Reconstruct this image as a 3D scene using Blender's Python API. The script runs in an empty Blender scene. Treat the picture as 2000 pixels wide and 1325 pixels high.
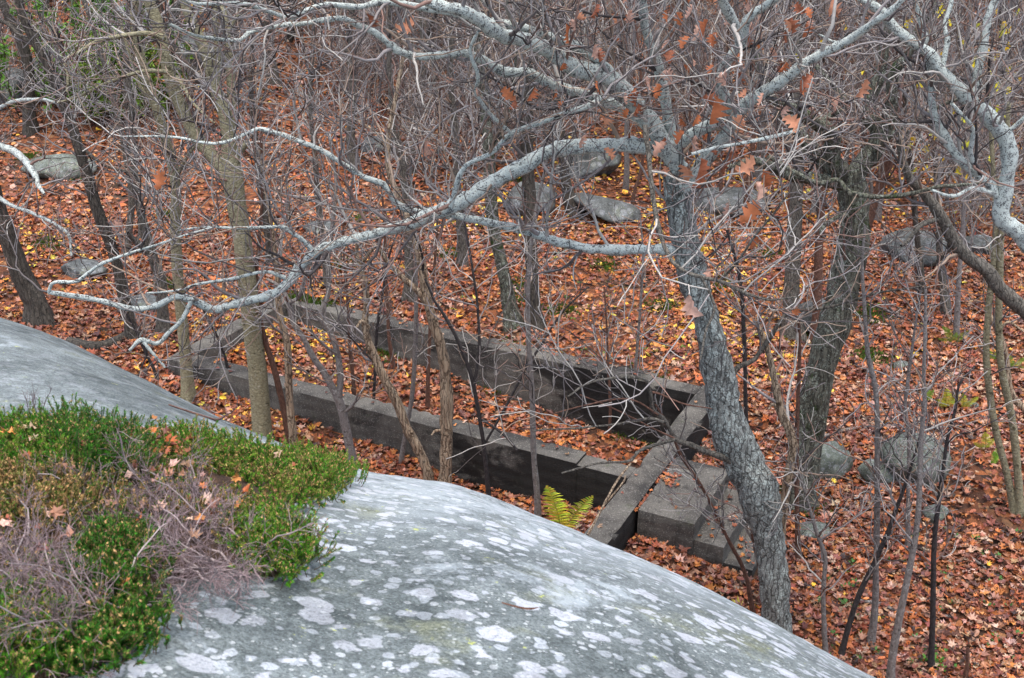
import bpy, bmesh, math
import numpy as np
from mathutils import Vector

RNG = np.random.default_rng(11)
scene = bpy.context.scene
COL = scene.collection

# ------------------------------------------------------------------ camera, sky, sun, exposure
F, PITCH, EYE = 2300.0, math.atan(1062.5 / 2300.0), 6.5      # focal length in photograph pixels (2000 wide)
cam_data = bpy.data.cameras.new('camera')
cam_data.sensor_width = 36.0
cam_data.lens = 36.0 * F / 2000.0
cam_data.clip_start, cam_data.clip_end = 0.05, 400
cam_data.dof.use_dof = True
cam_data.dof.focus_distance = 10.5
cam_data.dof.aperture_fstop = 10.0
cam = bpy.data.objects.new('camera', cam_data)
cam.location = (0, 0, EYE)
cam.rotation_euler = (math.pi / 2 - PITCH, 0, 0)
COL.objects.link(cam)
scene.camera = cam

world = bpy.data.worlds.new('World')
scene.world = world
world.use_nodes = True
wn = world.node_tree
bg = wn.nodes['Background']
sky = wn.nodes.new('ShaderNodeTexSky')
sky.sky_type = 'NISHITA'
sky.sun_disc = False
sky.sun_elevation = math.radians(77)
sky.sun_rotation = math.radians(218)
sky.air_density, sky.dust_density, sky.ozone_density = 1.0, 3.0, 1.0
wn.links.new(sky.outputs[0], bg.inputs[0])
bg.inputs[1].default_value = 0.15

sun_data = bpy.data.lights.new('sun', 'SUN')
sun_data.energy = 1.5
sun_data.angle = math.radians(60)
sun_data.color = (1.0, 0.95, 0.88)
sun = bpy.data.objects.new('sun', sun_data)
sun.rotation_euler = (math.radians(10), math.radians(8), 0)
COL.objects.link(sun)

scene.view_settings.view_transform = 'Standard'
scene.view_settings.look = 'None'
scene.view_settings.exposure = 1.36
scene.view_settings.gamma = 1.0
scene.cycles.max_bounces = 5
scene.cycles.diffuse_bounces = 3
scene.cycles.use_denoising = True

# ------------------------------------------------------------------ helpers: noise, rays
def _hash(ix, iy, iz):
    n = (ix.astype(np.int64) * 374761393 + iy.astype(np.int64) * 668265263 + iz.astype(np.int64) * 2147483647) & 0xffffffff
    n = ((n ^ (n >> 13)) * 1274126177) & 0xffffffff
    n = n ^ (n >> 16)
    return (n & 0xffff) / 65535.0

def vnoise(p):
    """value noise in [-1, 1] at points p (N, 3)"""
    i = np.floor(p); f = p - i; f = f * f * (3 - 2 * f)
    i = i.astype(np.int64)
    out = 0
    for dx in (0, 1):
        wx = f[:, 0] if dx else 1 - f[:, 0]
        for dy in (0, 1):
            wy = f[:, 1] if dy else 1 - f[:, 1]
            for dz in (0, 1):
                wz = f[:, 2] if dz else 1 - f[:, 2]
                out = out + wx * wy * wz * _hash(i[:, 0] + dx, i[:, 1] + dy, i[:, 2] + dz)
    return out * 2 - 1

def fbm(p, oct=4):
    a, s, out = 1.0, 1.0, 0
    for k in range(oct):
        out = out + a * vnoise(p * s + 17.3 * k)
        a *= 0.5; s *= 2.03
    return out

def fbm2(x, y, scale, oct=4, seed=0.0):
    return fbm(np.stack([np.ravel(x) * scale, np.ravel(y) * scale, np.full(np.size(x), seed)], 1), oct).reshape(np.shape(x))

def ray(px, py):
    """view ray of a photograph pixel: fwd component of the un-normalised ray is F"""
    u = -(py - 662.5)
    return np.array([px - 1000.0, F * math.cos(PITCH) + u * math.sin(PITCH), -F * math.sin(PITCH) + u * math.cos(PITCH)])

def at(px, py, y):
    d = ray(px, py)
    return np.array([0, 0, EYE]) + d * (y / d[1])

def pix(x, y, z):
    """photograph pixel of world points (for choosing where to plant, e.g. which trees are near)"""
    dz = z - EYE
    fw = y * math.cos(PITCH) - dz * math.sin(PITCH)
    up = y * math.sin(PITCH) + dz * math.cos(PITCH)
    return 1000 + F * x / fw, 662.5 - F * up / fw

# ------------------------------------------------------------------ terrain
A27 = math.radians(-27)
U2 = np.array([math.cos(A27), math.sin(A27)]); V2 = np.array([-math.sin(A27), math.cos(A27)])
def uv2w(u, v): return u * U2[0] + v * V2[0], u * U2[1] + v * V2[1]

CP = np.array([(-9, 13.0, -.04), (-6, 13, -.05), (-4.4, 12.9, -.08), (-3, 13, -.2), (-1, 13, -.3), (-12, 14, 0), (-8, 18, .1), (0, 18, -.1), (-4, 18, 0),
    (6, 14, -.35), (-3, 11.2, -.42), (-2, 11, -.5), (-1, 10, -.65), (0, 9, -.75), (-2.3, 10, -.58), (-3.1, 9.2, -.36), (-2.5, 9.1, -.55), (-3.3, 9.42, -.24), (-2.95, 9.42, -.32), (-2.6, 9.42, -.44), (-2.3, 9.5, -.52), (-1.5, 8.5, -.75),
    (3, 7, -.95), (-3, 8, -.6), (6, 9, -.8), (-4, 9.4, -.66), (-5.5, 9.5, -.62), (-7, 9.5, -.46), (-8.5, 9.6, -.34), (-10, 9.7, -.2), (-11, 11, -.06),
    (-10.6, 12.5, 0), (-12, 9, -.2), (-6, 8, -.8), (-9, 7.5, -.6), (-16, 12, .1), (-18, 20, .3), (10, 20, 0), (0, 3, -1), (-14, 4, -.6), (14, 0, -1)])

def terrain(x, y):
    x = np.asarray(x, float); y = np.asarray(y, float); sh = x.shape
    x = x.ravel(); y = y.ravel()
    u = x * U2[0] + y * U2[1]; v = x * V2[0] + y * V2[1]
    num = 0; den = 0
    for cu, cv, cz in CP:
        w = 1.0 / ((u - cu) ** 2 + (v - cv) ** 2 + 0.25) ** 1.7
        num = num + w * cz; den = den + w
    z = num / den
    z = z + 0.05 * fbm2(x, y, 0.5, 3, 3.1) * np.clip((y - 5) / 10, 0.4, 2.5)
    t = np.clip(y - 15, 0, None)
    z = z + 0.03 * t
    t = np.clip(y + 0.05 * np.abs(x) - 24 + 3.0 * fbm2(x, y, .07, 2, 9), 0, None)
    z = z + 0.40 * t ** 2 / (t + 5)
    inside = (u > -9.92) & (u < -3.6) & (v > 10.16) & (v < 12.31)
    s = np.clip((u + 9.8) / 6, 0, 1)
    zin = -0.2 - 0.74 * s ** .9 + 0.03 * fbm2(x, y, 1.4, 3, 5) - .05 * (12.3 - v) / 2
    z = np.where(inside, zin, z)
    return z.reshape(sh)

KT = np.array([(-3.15, .40), (-1.5, .42), (-.8, .40), (-.4426, .437), (-.3526, .492), (-.2525, .559), (-.1587, .606), (-.051, .622), (.0517, .671),
    (.157, .721), (.2626, .786), (.369, .865), (.6, .95), (1.0, 1.0), (1.6, .9), (3.15, .40)])
_th = np.linspace(-3.15, 3.15, 2001)
_kk = np.interp(_th, KT[:, 0], KT[:, 1]) * np.where(np.abs(_th) < .6, np.cos(_th), np.cos(.6))
_kk = np.convolve(np.pad(_kk, 12, mode='edge'), np.ones(25) / 25, 'valid')

def rockz(x, y, fine=True):
    x = np.asarray(x, float); y = np.asarray(y, float)
    r = np.hypot(x, y); th = np.arctan2(x, y)
    k = np.interp(th, _th, _kk)
    D = 3.2 / k
    z = 4.9 - k / (2 * D) * r ** 2 - .3 * np.clip(r - 1.1 * D, 0, None) ** 2
    if fine:
        z = z + .014 * fbm2(x, y, 1.3, 3, 1.0) + .007 * fbm2(x, y, 6, 4, 2.0) - .012 * np.clip(fbm2(x, y, 11, 3, 5.0) - .55, 0, 1)
    return z

def march(px, py, fn, t0, t1):
    d = ray(px, py); d = d / np.linalg.norm(d)
    t = np.linspace(t0, t1, 3000)
    P = np.array([0, 0, EYE]) + t[:, None] * d
    below = P[:, 2] < fn(P[:, 0], P[:, 1])
    i = int(np.argmax(below)) if below.any() else len(t) - 1
    return P[i]

def G(px, py): return march(px, py, terrain, 6.5, 48)
def RK(px, py): return march(px, py, lambda x, y: rockz(x, y, False), 1.5, 9)

# ------------------------------------------------------------------ helpers: mesh
class MB:
    def __init__(self): self.v = []; self.f = []; self.c = []; self.n = 0; self.m = []
    def add(self, v, f, c=None, m=0):
        v = np.asarray(v, float).reshape(-1, 3); f = np.asarray(f, np.int64)
        if not len(f): return
        self.v.append(v); self.f.append(f + self.n); self.n += len(v)
        self.c.append(np.full((len(v), 3), .5) if c is None else np.broadcast_to(np.asarray(c, float), (len(v), 3)))
        self.m.append(np.full(len(f), m))
    def mesh(self, name, mats, smooth=True, origin=(0, 0, 0)):
        me = bpy.data.meshes.new(name)
        V = np.concatenate(self.v) - np.asarray(origin, float)
        me.vertices.add(len(V)); me.vertices.foreach_set('co', V.ravel().astype(np.float32))
        tot = np.concatenate([np.full(len(f), f.shape[1]) for f in self.f])
        idx = np.concatenate([f.ravel() for f in self.f])
        me.loops.add(len(idx)); me.loops.foreach_set('vertex_index', idx.astype(np.int32))
        me.polygons.add(len(tot))
        st = np.concatenate([[0], np.cumsum(tot)[:-1]])
        me.polygons.foreach_set('loop_start', st.astype(np.int32))
        me.polygons.foreach_set('loop_total', tot.astype(np.int32))
        me.polygons.foreach_set('use_smooth', np.full(len(tot), smooth))
        mats = mats if isinstance(mats, (list, tuple)) else [mats]
        for mt in mats: me.materials.append(mt)
        if len(mats) > 1: me.polygons.foreach_set('material_index', np.concatenate(self.m).astype(np.int32))
        C = np.concatenate(self.c)
        ca = me.color_attributes.new('tint', 'FLOAT_COLOR', 'POINT')
        ca.data.foreach_set('color', np.concatenate([C, np.ones((len(C), 1))], 1).ravel().astype(np.float32))
        me.update(calc_edges=True); me.validate()
        return me
    def build(self, name, mats, parent=None, smooth=True):
        org = tuple(parent.location) if parent is not None else (0, 0, 0)
        if parent is not None and parent.parent is not None: org = tuple(np.array(org) + np.array(parent.parent.location))
        o = bpy.data.objects.new(name, self.mesh(name, mats, smooth, org))
        COL.objects.link(o)
        if parent is not None: o.parent = parent
        return o

def tag(o, label=None, cat=None, group=None, kind=None):
    if label: o['label'] = label
    if cat: o['category'] = cat
    if group: o['group'] = group
    if kind: o['kind'] = kind
    return o

def thing(name, loc, label, cat, group=None):
    o = bpy.data.objects.new(name, None); o.location = tuple(float(c) for c in loc)
    o.empty_display_size = .1
    COL.objects.link(o)
    return tag(o, label, cat, group)

def norm(a): return a / (np.linalg.norm(a, axis=-1, keepdims=True) + 1e-9)

def tubes(mb, P, R, sides, c=None, rough=0.0, m=0, roots=0.0, seed=0):
    """P (N, n, 3) centre lines, R (N, n) radii"""
    P = np.asarray(P, float); R = np.asarray(R, float)
    if P.ndim == 2: P = P[None]; R = R[None]
    N, n = R.shape
    T = norm(np.gradient(P, axis=1))
    mt = norm(T.mean(1))
    ref = np.where(np.abs(mt[:, 2:3]) > .8, np.array([[1., 0, 0]]), np.array([[0, 0, 1.]]))[:, None, :]
    B = norm(np.cross(T, np.broadcast_to(ref, T.shape))); Nn = np.cross(B, T)
    a = np.arange(sides) * 2 * math.pi / sides
    rad = R[:, :, None] * np.ones(sides)
    dirs = B[:, :, None, :] * np.cos(a)[None, None, :, None] + Nn[:, :, None, :] * np.sin(a)[None, None, :, None]
    if roots:
        arc = np.concatenate([[0], np.cumsum(np.linalg.norm(np.diff(P[0], axis=0), axis=1))])
        lob = np.clip(np.cos(3 * a + seed) * .6 + np.cos(5 * a + 2.1 * seed) * .5, -.15, 1)
        rad = rad * (1 + roots * np.exp(-np.clip(arc - .25, 0, 9) / (1.6 * R[0, 0] + .03))[None, :, None] * lob[None, None, :])
    if rough:
        q = P[:, :, None, :] + dirs * rad[..., None]
        s = 1 / np.maximum(R.max(), .01)
        nz = fbm((q * np.array([1, 1, .35]) * s * 1.6).reshape(-1, 3), 3).reshape(rad.shape)
        nz2 = fbm((q * np.array([1, 1, .3]) * s * 5).reshape(-1, 3), 2).reshape(rad.shape)
        rad = rad * (1 + rough * nz + rough * .6 * nz2)
    V = P[:, :, None, :] + dirs * rad[..., None]
    i = np.arange(n - 1)[:, None]; j = np.arange(sides)[None, :]
    q = np.stack([i * sides + j, i * sides + (j + 1) % sides, (i + 1) * sides + (j + 1) % sides, (i + 1) * sides + j], -1).reshape(-1, 4)
    Fq = (q[None] + (np.arange(N) * n * sides)[:, None, None]).reshape(-1, 4)
    if c is not None and np.ndim(c) == 2: c = np.repeat(c, n * sides, 0)
    mb.add(V.reshape(-1, 3), Fq, c, m)

def crom(pts, m):
    pts = np.asarray(pts, float)
    n = len(pts)
    if n == 2:
        t = np.linspace(0, 1, m)[:, None]
        return pts[0] * (1 - t) + pts[1] * t
    ext = np.vstack([2 * pts[0] - pts[1], pts, 2 * pts[-1] - pts[-2]])
    d = np.linalg.norm(np.diff(pts[:, :3], axis=0), axis=1); s = np.concatenate([[0], np.cumsum(d)])
    q = np.linspace(0, s[-1], m)
    k = np.clip(np.searchsorted(s, q, side='right') - 1, 0, n - 2)
    t = ((q - s[k]) / np.maximum(d[k], 1e-9))[:, None]
    p0, p1, p2, p3 = ext[k], ext[k + 1], ext[k + 2], ext[k + 3]
    return .5 * (2 * p1 + (p2 - p0) * t + (2 * p0 - 5 * p1 + 4 * p2 - p3) * t ** 2 + (3 * p1 - p0 - 3 * p2 + p3) * t ** 3)

def sprout(P, R, count, L, r0, r1, jit=.35, up=.25, fwd=.6, tmin=.15, n=7, rng=None, taper=.55, flat=1.0):
    """count new shoots growing from the centre lines P (N, n, 3)"""
    rng = rng or RNG
    N, m, _ = P.shape
    ln = np.linalg.norm(np.diff(P, axis=1), axis=2).sum(1)
    k = rng.choice(N, count, p=ln / ln.sum())
    t = (tmin + (1 - tmin) * rng.random(count)) * (m - 1.001)
    i = t.astype(int); f = (t - i)[:, None]
    p = P[k, i] * (1 - f) + P[k, i + 1] * f
    rp = R[k, i] * (1 - f[:, 0]) + R[k, i + 1] * f[:, 0]
    T = norm(P[k, i + 1] - P[k, i])
    side = norm(rng.normal(size=(count, 3)) * np.array([1, 1, flat]))
    side = norm(side - T * (side * T).sum(1, keepdims=True))
    d = norm(side + fwd * T + np.array([0, 0, up]))
    length = rng.uniform(*L, count) * (1 - .45 * t / m)
    out = np.empty((count, n, 3)); out[:, 0] = p
    dr = d.copy()
    for s in range(1, n):
        dr = norm(dr + jit * rng.normal(size=(count, 3)) + np.array([0, 0, up * .25]))
        out[:, s] = out[:, s - 1] + dr * (length / (n - 1))[:, None]
    ra = np.minimum(rp * taper, rng.uniform(r0 * .7, r0 * 1.2, count))
    ra = np.maximum(ra, r1)
    w = np.linspace(0, 1, n)[None] ** .8
    RR = ra[:, None] * (1 - w) + np.minimum(r1, ra)[:, None] * w
    return out, RR

# ------------------------------------------------------------------ materials
TW = np.array([(.05, .043, .042), (.10, .085, .08), (.17, .15, .145), (.25, .225, .215), (.36, .335, .30), (.20, .125, .10), (.27, .20, .15)])
def twig_cols(n, g, p=(.10, .12, .18, .20, .18, .10, .12)):
    return TW[g.choice(len(TW), n, p=p)] * g.uniform(.8, 1.2, (n, 1))
class NT:
    def __init__(self, name):
        self.m = bpy.data.materials.new(name); self.m.use_nodes = True
        self.t = self.m.node_tree; self.b = self.t.nodes['Principled BSDF']
        self.b.inputs['Roughness'].default_value = .85
        self.b.inputs['Specular IOR Level'].default_value = .25
    def n(self, typ, **kw):
        x = self.t.nodes.new(typ)
        for k, v in kw.items(): setattr(x, k, v)
        return x
    def put(self, sock, v):
        if hasattr(v, 'links') or isinstance(v, bpy.types.NodeSocket): self.t.links.new(v, sock)
        elif isinstance(v, (tuple, list)) and len(v) == 3 and sock.type == 'RGBA': sock.default_value = (*v, 1)
        else: sock.default_value = v
    def coord(self, scale=(1, 1, 1), which='Object'):
        c = self.n('ShaderNodeTexCoord'); mp = self.n('ShaderNodeMapping')
        self.t.links.new(c.outputs[which], mp.inputs[0]); mp.inputs['Scale'].default_value = scale
        return mp.outputs[0]
    def noise(self, vec, scale, detail=4, rough=.6, dist=0):
        x = self.n('ShaderNodeTexNoise'); self.put(x.inputs['Vector'], vec)
        x.inputs['Scale'].default_value = scale; x.inputs['Detail'].default_value = detail
        x.inputs['Roughness'].default_value = rough; x.inputs['Distortion'].default_value = dist
        return x.outputs['Fac']
    def voro(self, vec, scale, feature='F1', rnd=1.0):
        x = self.n('ShaderNodeTexVoronoi', feature=feature); self.put(x.inputs['Vector'], vec)
        x.inputs['Scale'].default_value = scale; x.inputs['Randomness'].default_value = rnd
        return x
    def math(self, op, a, b=0.0, c=0.0, clamp=False):
        x = self.n('ShaderNodeMath', operation=op, use_clamp=clamp)
        for s, v in zip(x.inputs, (a, b, c)): self.put(s, v)
        return x.outputs[0]
    def step(self, x, a, b):
        s = self.n('ShaderNodeMapRange', interpolation_type='SMOOTHSTEP')
        self.put(s.inputs[0], x); self.put(s.inputs[1], a); self.put(s.inputs[2], b)
        return s.outputs[0]
    def ramp(self, fac, stops):
        x = self.n('ShaderNodeValToRGB'); self.put(x.inputs[0], fac)
        e = x.color_ramp.elements
        while len(e) < len(stops): e.new(.5)
        for el, (p, c) in zip(e, stops): el.position = p; el.color = (*c, 1)
        return x.outputs[0]
    def mix(self, fac, a, b, blend='MIX'):
        x = self.n('ShaderNodeMix', data_type='RGBA', blend_type=blend)
        self.put(x.inputs[0], fac); self.put(x.inputs[6], a); self.put(x.inputs[7], b)
        return x.outputs[2]
    def attr(self, name='tint'):
        return self.n('ShaderNodeVertexColor', layer_name=name).outputs[0]
    def bump(self, h, strength=.5, dist=.01):
        x = self.n('ShaderNodeBump'); self.put(x.inputs['Height'], h)
        x.inputs['Strength'].default_value = strength; x.inputs['Distance'].default_value = dist
        self.t.links.new(x.outputs[0], self.b.inputs['Normal'])
    def col(self, c): self.put(self.b.inputs['Base Color'], c); return self.m

def bark(name, c0, c1, lichen=None, lam=.5, scale=40, stretch=.2, dark=(.02, .018, .016), fiss=.5, moss=None, patch=14, spec=.2):
    k = NT(name); v = k.coord((1, 1, stretch)); vo = k.coord()
    f = k.noise(v, scale, 5, .65, .3)
    c = k.ramp(f, [(.3, c0), (.65, c1)])
    if fiss:
        wv = k.n('ShaderNodeTexNoise'); k.put(wv.inputs['Vector'], vo); wv.inputs['Scale'].default_value = 9; wv.inputs['Detail'].default_value = 4
        ma = k.n('ShaderNodeVectorMath', operation='MULTIPLY_ADD'); k.put(ma.inputs[0], wv.outputs['Color']); ma.inputs[1].default_value = (.09, .09, .05); k.put(ma.inputs[2], v)
        fe = k.voro(ma.outputs[0], scale * .6, 'DISTANCE_TO_EDGE').outputs['Distance']
        fz = k.step(fe, .0, .10)
    if lichen:
        l = k.noise(vo, patch, 5, .7, .2)
        l2 = k.noise(vo, patch * 5, 3, .6)
        lm = k.step(k.math('ADD', l, k.math('MULTIPLY', k.math('SUBTRACT', l2, .5), .85)), 1 - lam - .08, 1 - lam + .08)
        c = k.mix(lm, c, lichen)
        dk = k.noise(vo, patch * 1.7, 4, .7)
        c = k.mix(k.step(dk, .58, .68), c, tuple(x * .5 for x in c0))
    if moss:
        g = k.noise(vo, 5, 5, .7)
        c = k.mix(k.step(g, .56, .68), c, moss)
    h = k.math('ADD', f, k.noise(vo, scale * 2, 3))
    if fiss:
        c = k.mix(k.math('MULTIPLY', k.math('SUBTRACT', 1.0, fz), fiss), c, dark)
        h = k.math('ADD', h, k.math('MULTIPLY', fz, 1.6 * fiss))
    k.col(c)
    k.b.inputs['Specular IOR Level'].default_value = spec
    k.bump(h, .9, .01)
    return k.m

M = {}
M['oak'] = bark('lichened_oak_bark', (.10, .10, .088), (.27, .28, .255), (.39, .43, .39), .44, 38, .13, fiss=.65)
M['oak_limb'] = bark('lichened_limb_bark', (.05, .05, .052), (.15, .155, .15), (.50, .545, .50), .57, 50, .5, fiss=0, patch=22)
M['mossy'] = bark('mossy_dark_bark', (.05, .048, .036), (.17, .165, .125), (.27, .30, .24), .40, 36, .12, fiss=.6, moss=(.035, .06, .015))
M['dark'] = bark('dark_bark', (.032, .029, .024), (.125, .108, .086), (.19, .18, .15), .3, 40, .14, fiss=.5)
M['grey'] = bark('grey_brown_bark', (.07, .062, .05), (.19, .17, .14), (.25, .25, .21), .3, 45, .3, fiss=.5)
M['olive'] = bark('smooth_olive_bark', (.18, .16, .095), (.33, .30, .19), (.38, .36, .27), .32, 30, 1.6, fiss=.35, dark=(.06, .05, .035), patch=6)
M['dead'] = bark('bare_dead_wood', (.20, .13, .08), (.46, .36, .25), (.16, .13, .10), .34, 40, .08, fiss=.8, dark=(.07, .045, .03), patch=5)
M['sapling'] = bark('sapling_bark', (.13, .112, .10), (.26, .23, .21), (.33, .32, .30), .35, 50, .5, fiss=.2)
M['darkstem'] = bark('black_stem_bark', (.018, .016, .016), (.06, .052, .05), None, 0, 50, .5, fiss=0)
M['red'] = bark('reddish_stem_bark', (.08, .04, .028), (.19, .10, .07), None, 0, 50, .4, fiss=.3)
M['twig'] = bark('grey_twig_bark', (.12, .10, .097), (.29, .255, .26), None, 0, 30, 1, fiss=0)
M['twig_far'] = bark('brown_twig_bark', (.10, .078, .068), (.25, .205, .175), None, 0, 6, 1, fiss=0)
M['twig_red'] = bark('reddish_twig_bark', (.10, .05, .04), (.23, .14, .115), None, 0, 30, 1, fiss=0)

def attr_mat(name, rough=.7, trans=0.0, spec=.3, var=.25):
    k = NT(name); a = k.attr(); v = k.coord()
    n = k.noise(v, 30, 3)
    c = k.mix(1.0, a, k.ramp(n, [(.25, (1 - var,) * 3), (.75, (1 + var,) * 3)]), 'MULTIPLY')
    k.b.inputs['Roughness'].default_value = rough; k.b.inputs['Specular IOR Level'].default_value = spec
    if trans:
        tr = k.n('ShaderNodeBsdfTranslucent'); k.put(tr.inputs[0], c)
        ms = k.n('ShaderNodeMixShader'); ms.inputs[0].default_value = trans
        k.t.links.new(k.b.outputs[0], ms.inputs[1]); k.t.links.new(tr.outputs[0], ms.inputs[2])
        k.t.links.new(ms.outputs[0], k.t.nodes['Material Output'].inputs[0])
    return k.col(c)
M['leaf'] = attr_mat('fallen_leaf', .5, 0, .35)
M['hang'] = attr_mat('dry_leaf', .55, .3, .3)
M['green'] = attr_mat('heather_foliage', .6, .15, .2)
M['fern'] = attr_mat('fern_leaf', .5, .3, .3)
M['twigs'] = attr_mat('varied_twig_bark', .8, 0, .2)
M['stem'] = attr_mat('dry_stem', .8, 0, .2)

def rock_mat(name, lich=1.0, base=((.065, .08, .078), (.20, .228, .222)), sc=1.0):
    k = NT(name); v = k.coord()
    big = k.noise(v, 1.1 * sc, 4, .6, .3); mid = k.noise(v, 7 * sc, 6, .7); fine = k.noise(v, 90 * sc, 3, .7)
    grit = k.voro(v, 160 * sc).outputs['Color']
    c = k.ramp(k.math('ADD', k.math('MULTIPLY', big, .45), k.math('MULTIPLY', mid, .55)), [(.36, tuple(x * .8 for x in base[0])), (.5, tuple(.5 * (x + y) for x, y in zip(*base))), (.64, tuple(x * 1.12 for x in base[1]))])
    c = k.mix(k.step(k.noise(v, 2.6 * sc, 5, .7), .55, .72), c, (.17, .185, .125))
    g = k.n('ShaderNodeSeparateColor'); k.put(g.inputs[0], grit)
    c = k.mix(.55, c, k.ramp(k.math('ADD', k.math('MULTIPLY', g.outputs[0], .5), k.math('MULTIPLY', fine, .5)), [(.25, (.25, .25, .25)), (.75, (1.6, 1.6, 1.6))]), 'MULTIPLY')
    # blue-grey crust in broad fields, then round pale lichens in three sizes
    crust_and_crest = k.step(k.math('ADD', k.noise(v, 2.0 * sc, 6, .72, .4), k.math('MULTIPLY', fine, .15)), .60, .76)
    if lich >= 1:       # the crest of the dome is whitened in a broad, ragged band
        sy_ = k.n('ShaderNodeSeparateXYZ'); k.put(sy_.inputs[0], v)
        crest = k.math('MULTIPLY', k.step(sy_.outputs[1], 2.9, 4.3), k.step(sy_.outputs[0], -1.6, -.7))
        crust_and_crest = k.math('MAXIMUM', crust_and_crest, k.math('MULTIPLY', crest, k.step(k.noise(v, 5, 6, .75, .3), .34, .56)))
    c = k.mix(k.math('MULTIPLY', crust_and_crest, .75 * lich), c, (.40, .45, .465))
    patchy = 1.0
    if lich >= 1:       # the left shoulder of the outcrop carries far less lichen
        sx_ = k.n('ShaderNodeSeparateXYZ'); k.put(sx_.inputs[0], v)
        patchy = k.math('MULTIPLY_ADD', k.step(k.math('ADD', sx_.outputs[0], k.math('MULTIPLY', mid, 1.2)), -1.0, -.1), .8, .2)
    wob = k.n('ShaderNodeTexNoise'); k.put(wob.inputs['Vector'], v); wob.inputs['Scale'].default_value = 22 * sc; wob.inputs['Detail'].default_value = 3
    for scale, amp, lo, hi, colr, cov in ((10.5, .06, .22, .50, (.58, .60, .64), .85), (19, .035, .22, .44, (.52, .56, .59), .75), (30, .02, .2, .4, (.57, .60, .60), .45), (64, .01, .2, .4, (.52, .55, .53), .42)):
        off = k.n('ShaderNodeVectorMath', operation='MULTIPLY_ADD')
        k.put(off.inputs[0], wob.outputs['Color']); off.inputs[1].default_value = (amp,) * 3; k.put(off.inputs[2], v)
        vo = k.voro(off.outputs[0], scale * sc, rnd=1.0)
        sp = k.n('ShaderNodeSeparateColor'); k.put(sp.inputs[0], vo.outputs['Color'])
        rad = k.math('MULTIPLY_ADD', sp.outputs[0], hi, lo - .16)
        keep = k.step(sp.outputs[1], 1 - cov, 1 - cov + .05)
        mk = k.math('MULTIPLY', k.step(k.math('SUBTRACT', rad, vo.outputs['Distance']), -.01, .07), keep)
        mk = k.math('MULTIPLY', mk, k.math('MULTIPLY', k.math('MULTIPLY_ADD', mid, .6, .55, clamp=True), k.math('MULTIPLY_ADD', k.step(big, .40, .55), .45, .55)))
        mk = k.math('MULTIPLY', mk, k.math('MULTIPLY_ADD', k.step(fine, .34, .5), .5, .5))
        mk = k.math('MULTIPLY', mk, patchy)
        tone = k.mix(sp.outputs[2], colr, tuple(x * .78 for x in colr))
        c = k.mix(k.math('MULTIPLY', mk, .92 * lich, clamp=True), c, tone)
    c = k.mix(k.math('MULTIPLY', k.step(k.noise(v, 14 * sc, 4, .7), .66, .72), .8 * lich), c, (.42, .46, .12))
    k.col(c)
    k.b.inputs['Roughness'].default_value = .75
    k.bump(k.math('ADD', k.math('MULTIPLY', mid, 1.0), k.math('MULTIPLY', fine, .45)), .75, .025)
    return k.m
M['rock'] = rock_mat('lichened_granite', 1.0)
M['boulder'] = rock_mat('mossy_granite', .3, ((.06, .072, .056), (.17, .185, .15)), 1.3)
M['far_rock'] = rock_mat('weathered_rock', .25, ((.055, .06, .056), (.145, .152, .145)), .8)

def concrete():
    k = NT('weathered_concrete'); v = k.coord()
    c = k.ramp(k.noise(v, 2.2, 6, .65), [(.3, (.068, .062, .054)), (.7, (.155, .144, .122))])
    st = k.noise(k.coord((3, 3, .35)), 3.0, 5, .65)
    c = k.mix(k.math('MULTIPLY', k.step(st, .5, .72), .6), c, (.03, .027, .024))
    bl = k.noise(v, .9, 4, .6, .3)
    c = k.mix(k.math('MULTIPLY', k.step(bl, .50, .64), .8), c, (.028, .026, .024))
    ag = k.voro(v, 110); s = k.n('ShaderNodeSeparateColor'); k.put(s.inputs[0], ag.outputs['Color'])
    c = k.mix(k.math('MULTIPLY', k.step(s.outputs[0], .9, .93), .4), c, (.34, .32, .28))
    c = k.mix(.5, c, k.ramp(k.noise(v, 120, 2), [(.3, (.5, .5, .5)), (.7, (1.5, 1.5, 1.5))]), 'MULTIPLY')
    c = k.mix(k.math('MULTIPLY', k.step(k.noise(v, 3.3, 5, .7, .2), .60, .72), .55), c, (.04, .055, .018))
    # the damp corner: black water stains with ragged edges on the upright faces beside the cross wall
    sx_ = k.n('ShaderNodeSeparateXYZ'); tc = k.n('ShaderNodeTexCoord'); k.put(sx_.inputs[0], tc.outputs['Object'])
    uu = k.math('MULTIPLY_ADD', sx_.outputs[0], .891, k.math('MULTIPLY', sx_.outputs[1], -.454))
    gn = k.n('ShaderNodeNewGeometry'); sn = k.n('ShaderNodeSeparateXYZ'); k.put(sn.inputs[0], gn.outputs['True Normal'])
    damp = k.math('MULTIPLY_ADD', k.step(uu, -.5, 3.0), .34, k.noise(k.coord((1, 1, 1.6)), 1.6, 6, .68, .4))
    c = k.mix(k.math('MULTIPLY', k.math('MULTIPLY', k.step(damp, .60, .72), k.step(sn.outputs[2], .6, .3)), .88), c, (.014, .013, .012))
    k.col(c)
    # faint board marks from the formwork, and pitted aggregate
    brd = k.n('ShaderNodeTexWave', wave_type='BANDS', bands_direction='Z'); k.put(brd.inputs[0], v)
    brd.inputs['Scale'].default_value = 2.2; brd.inputs['Distortion'].default_value = .6
    k.bump(k.math('ADD', k.math('MULTIPLY', brd.outputs['Fac'], .5), k.math('ADD', k.noise(v, 60, 4), k.noise(v, 9, 3))), .7, .012)
    return k.m
M['concrete'] = concrete()

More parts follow.
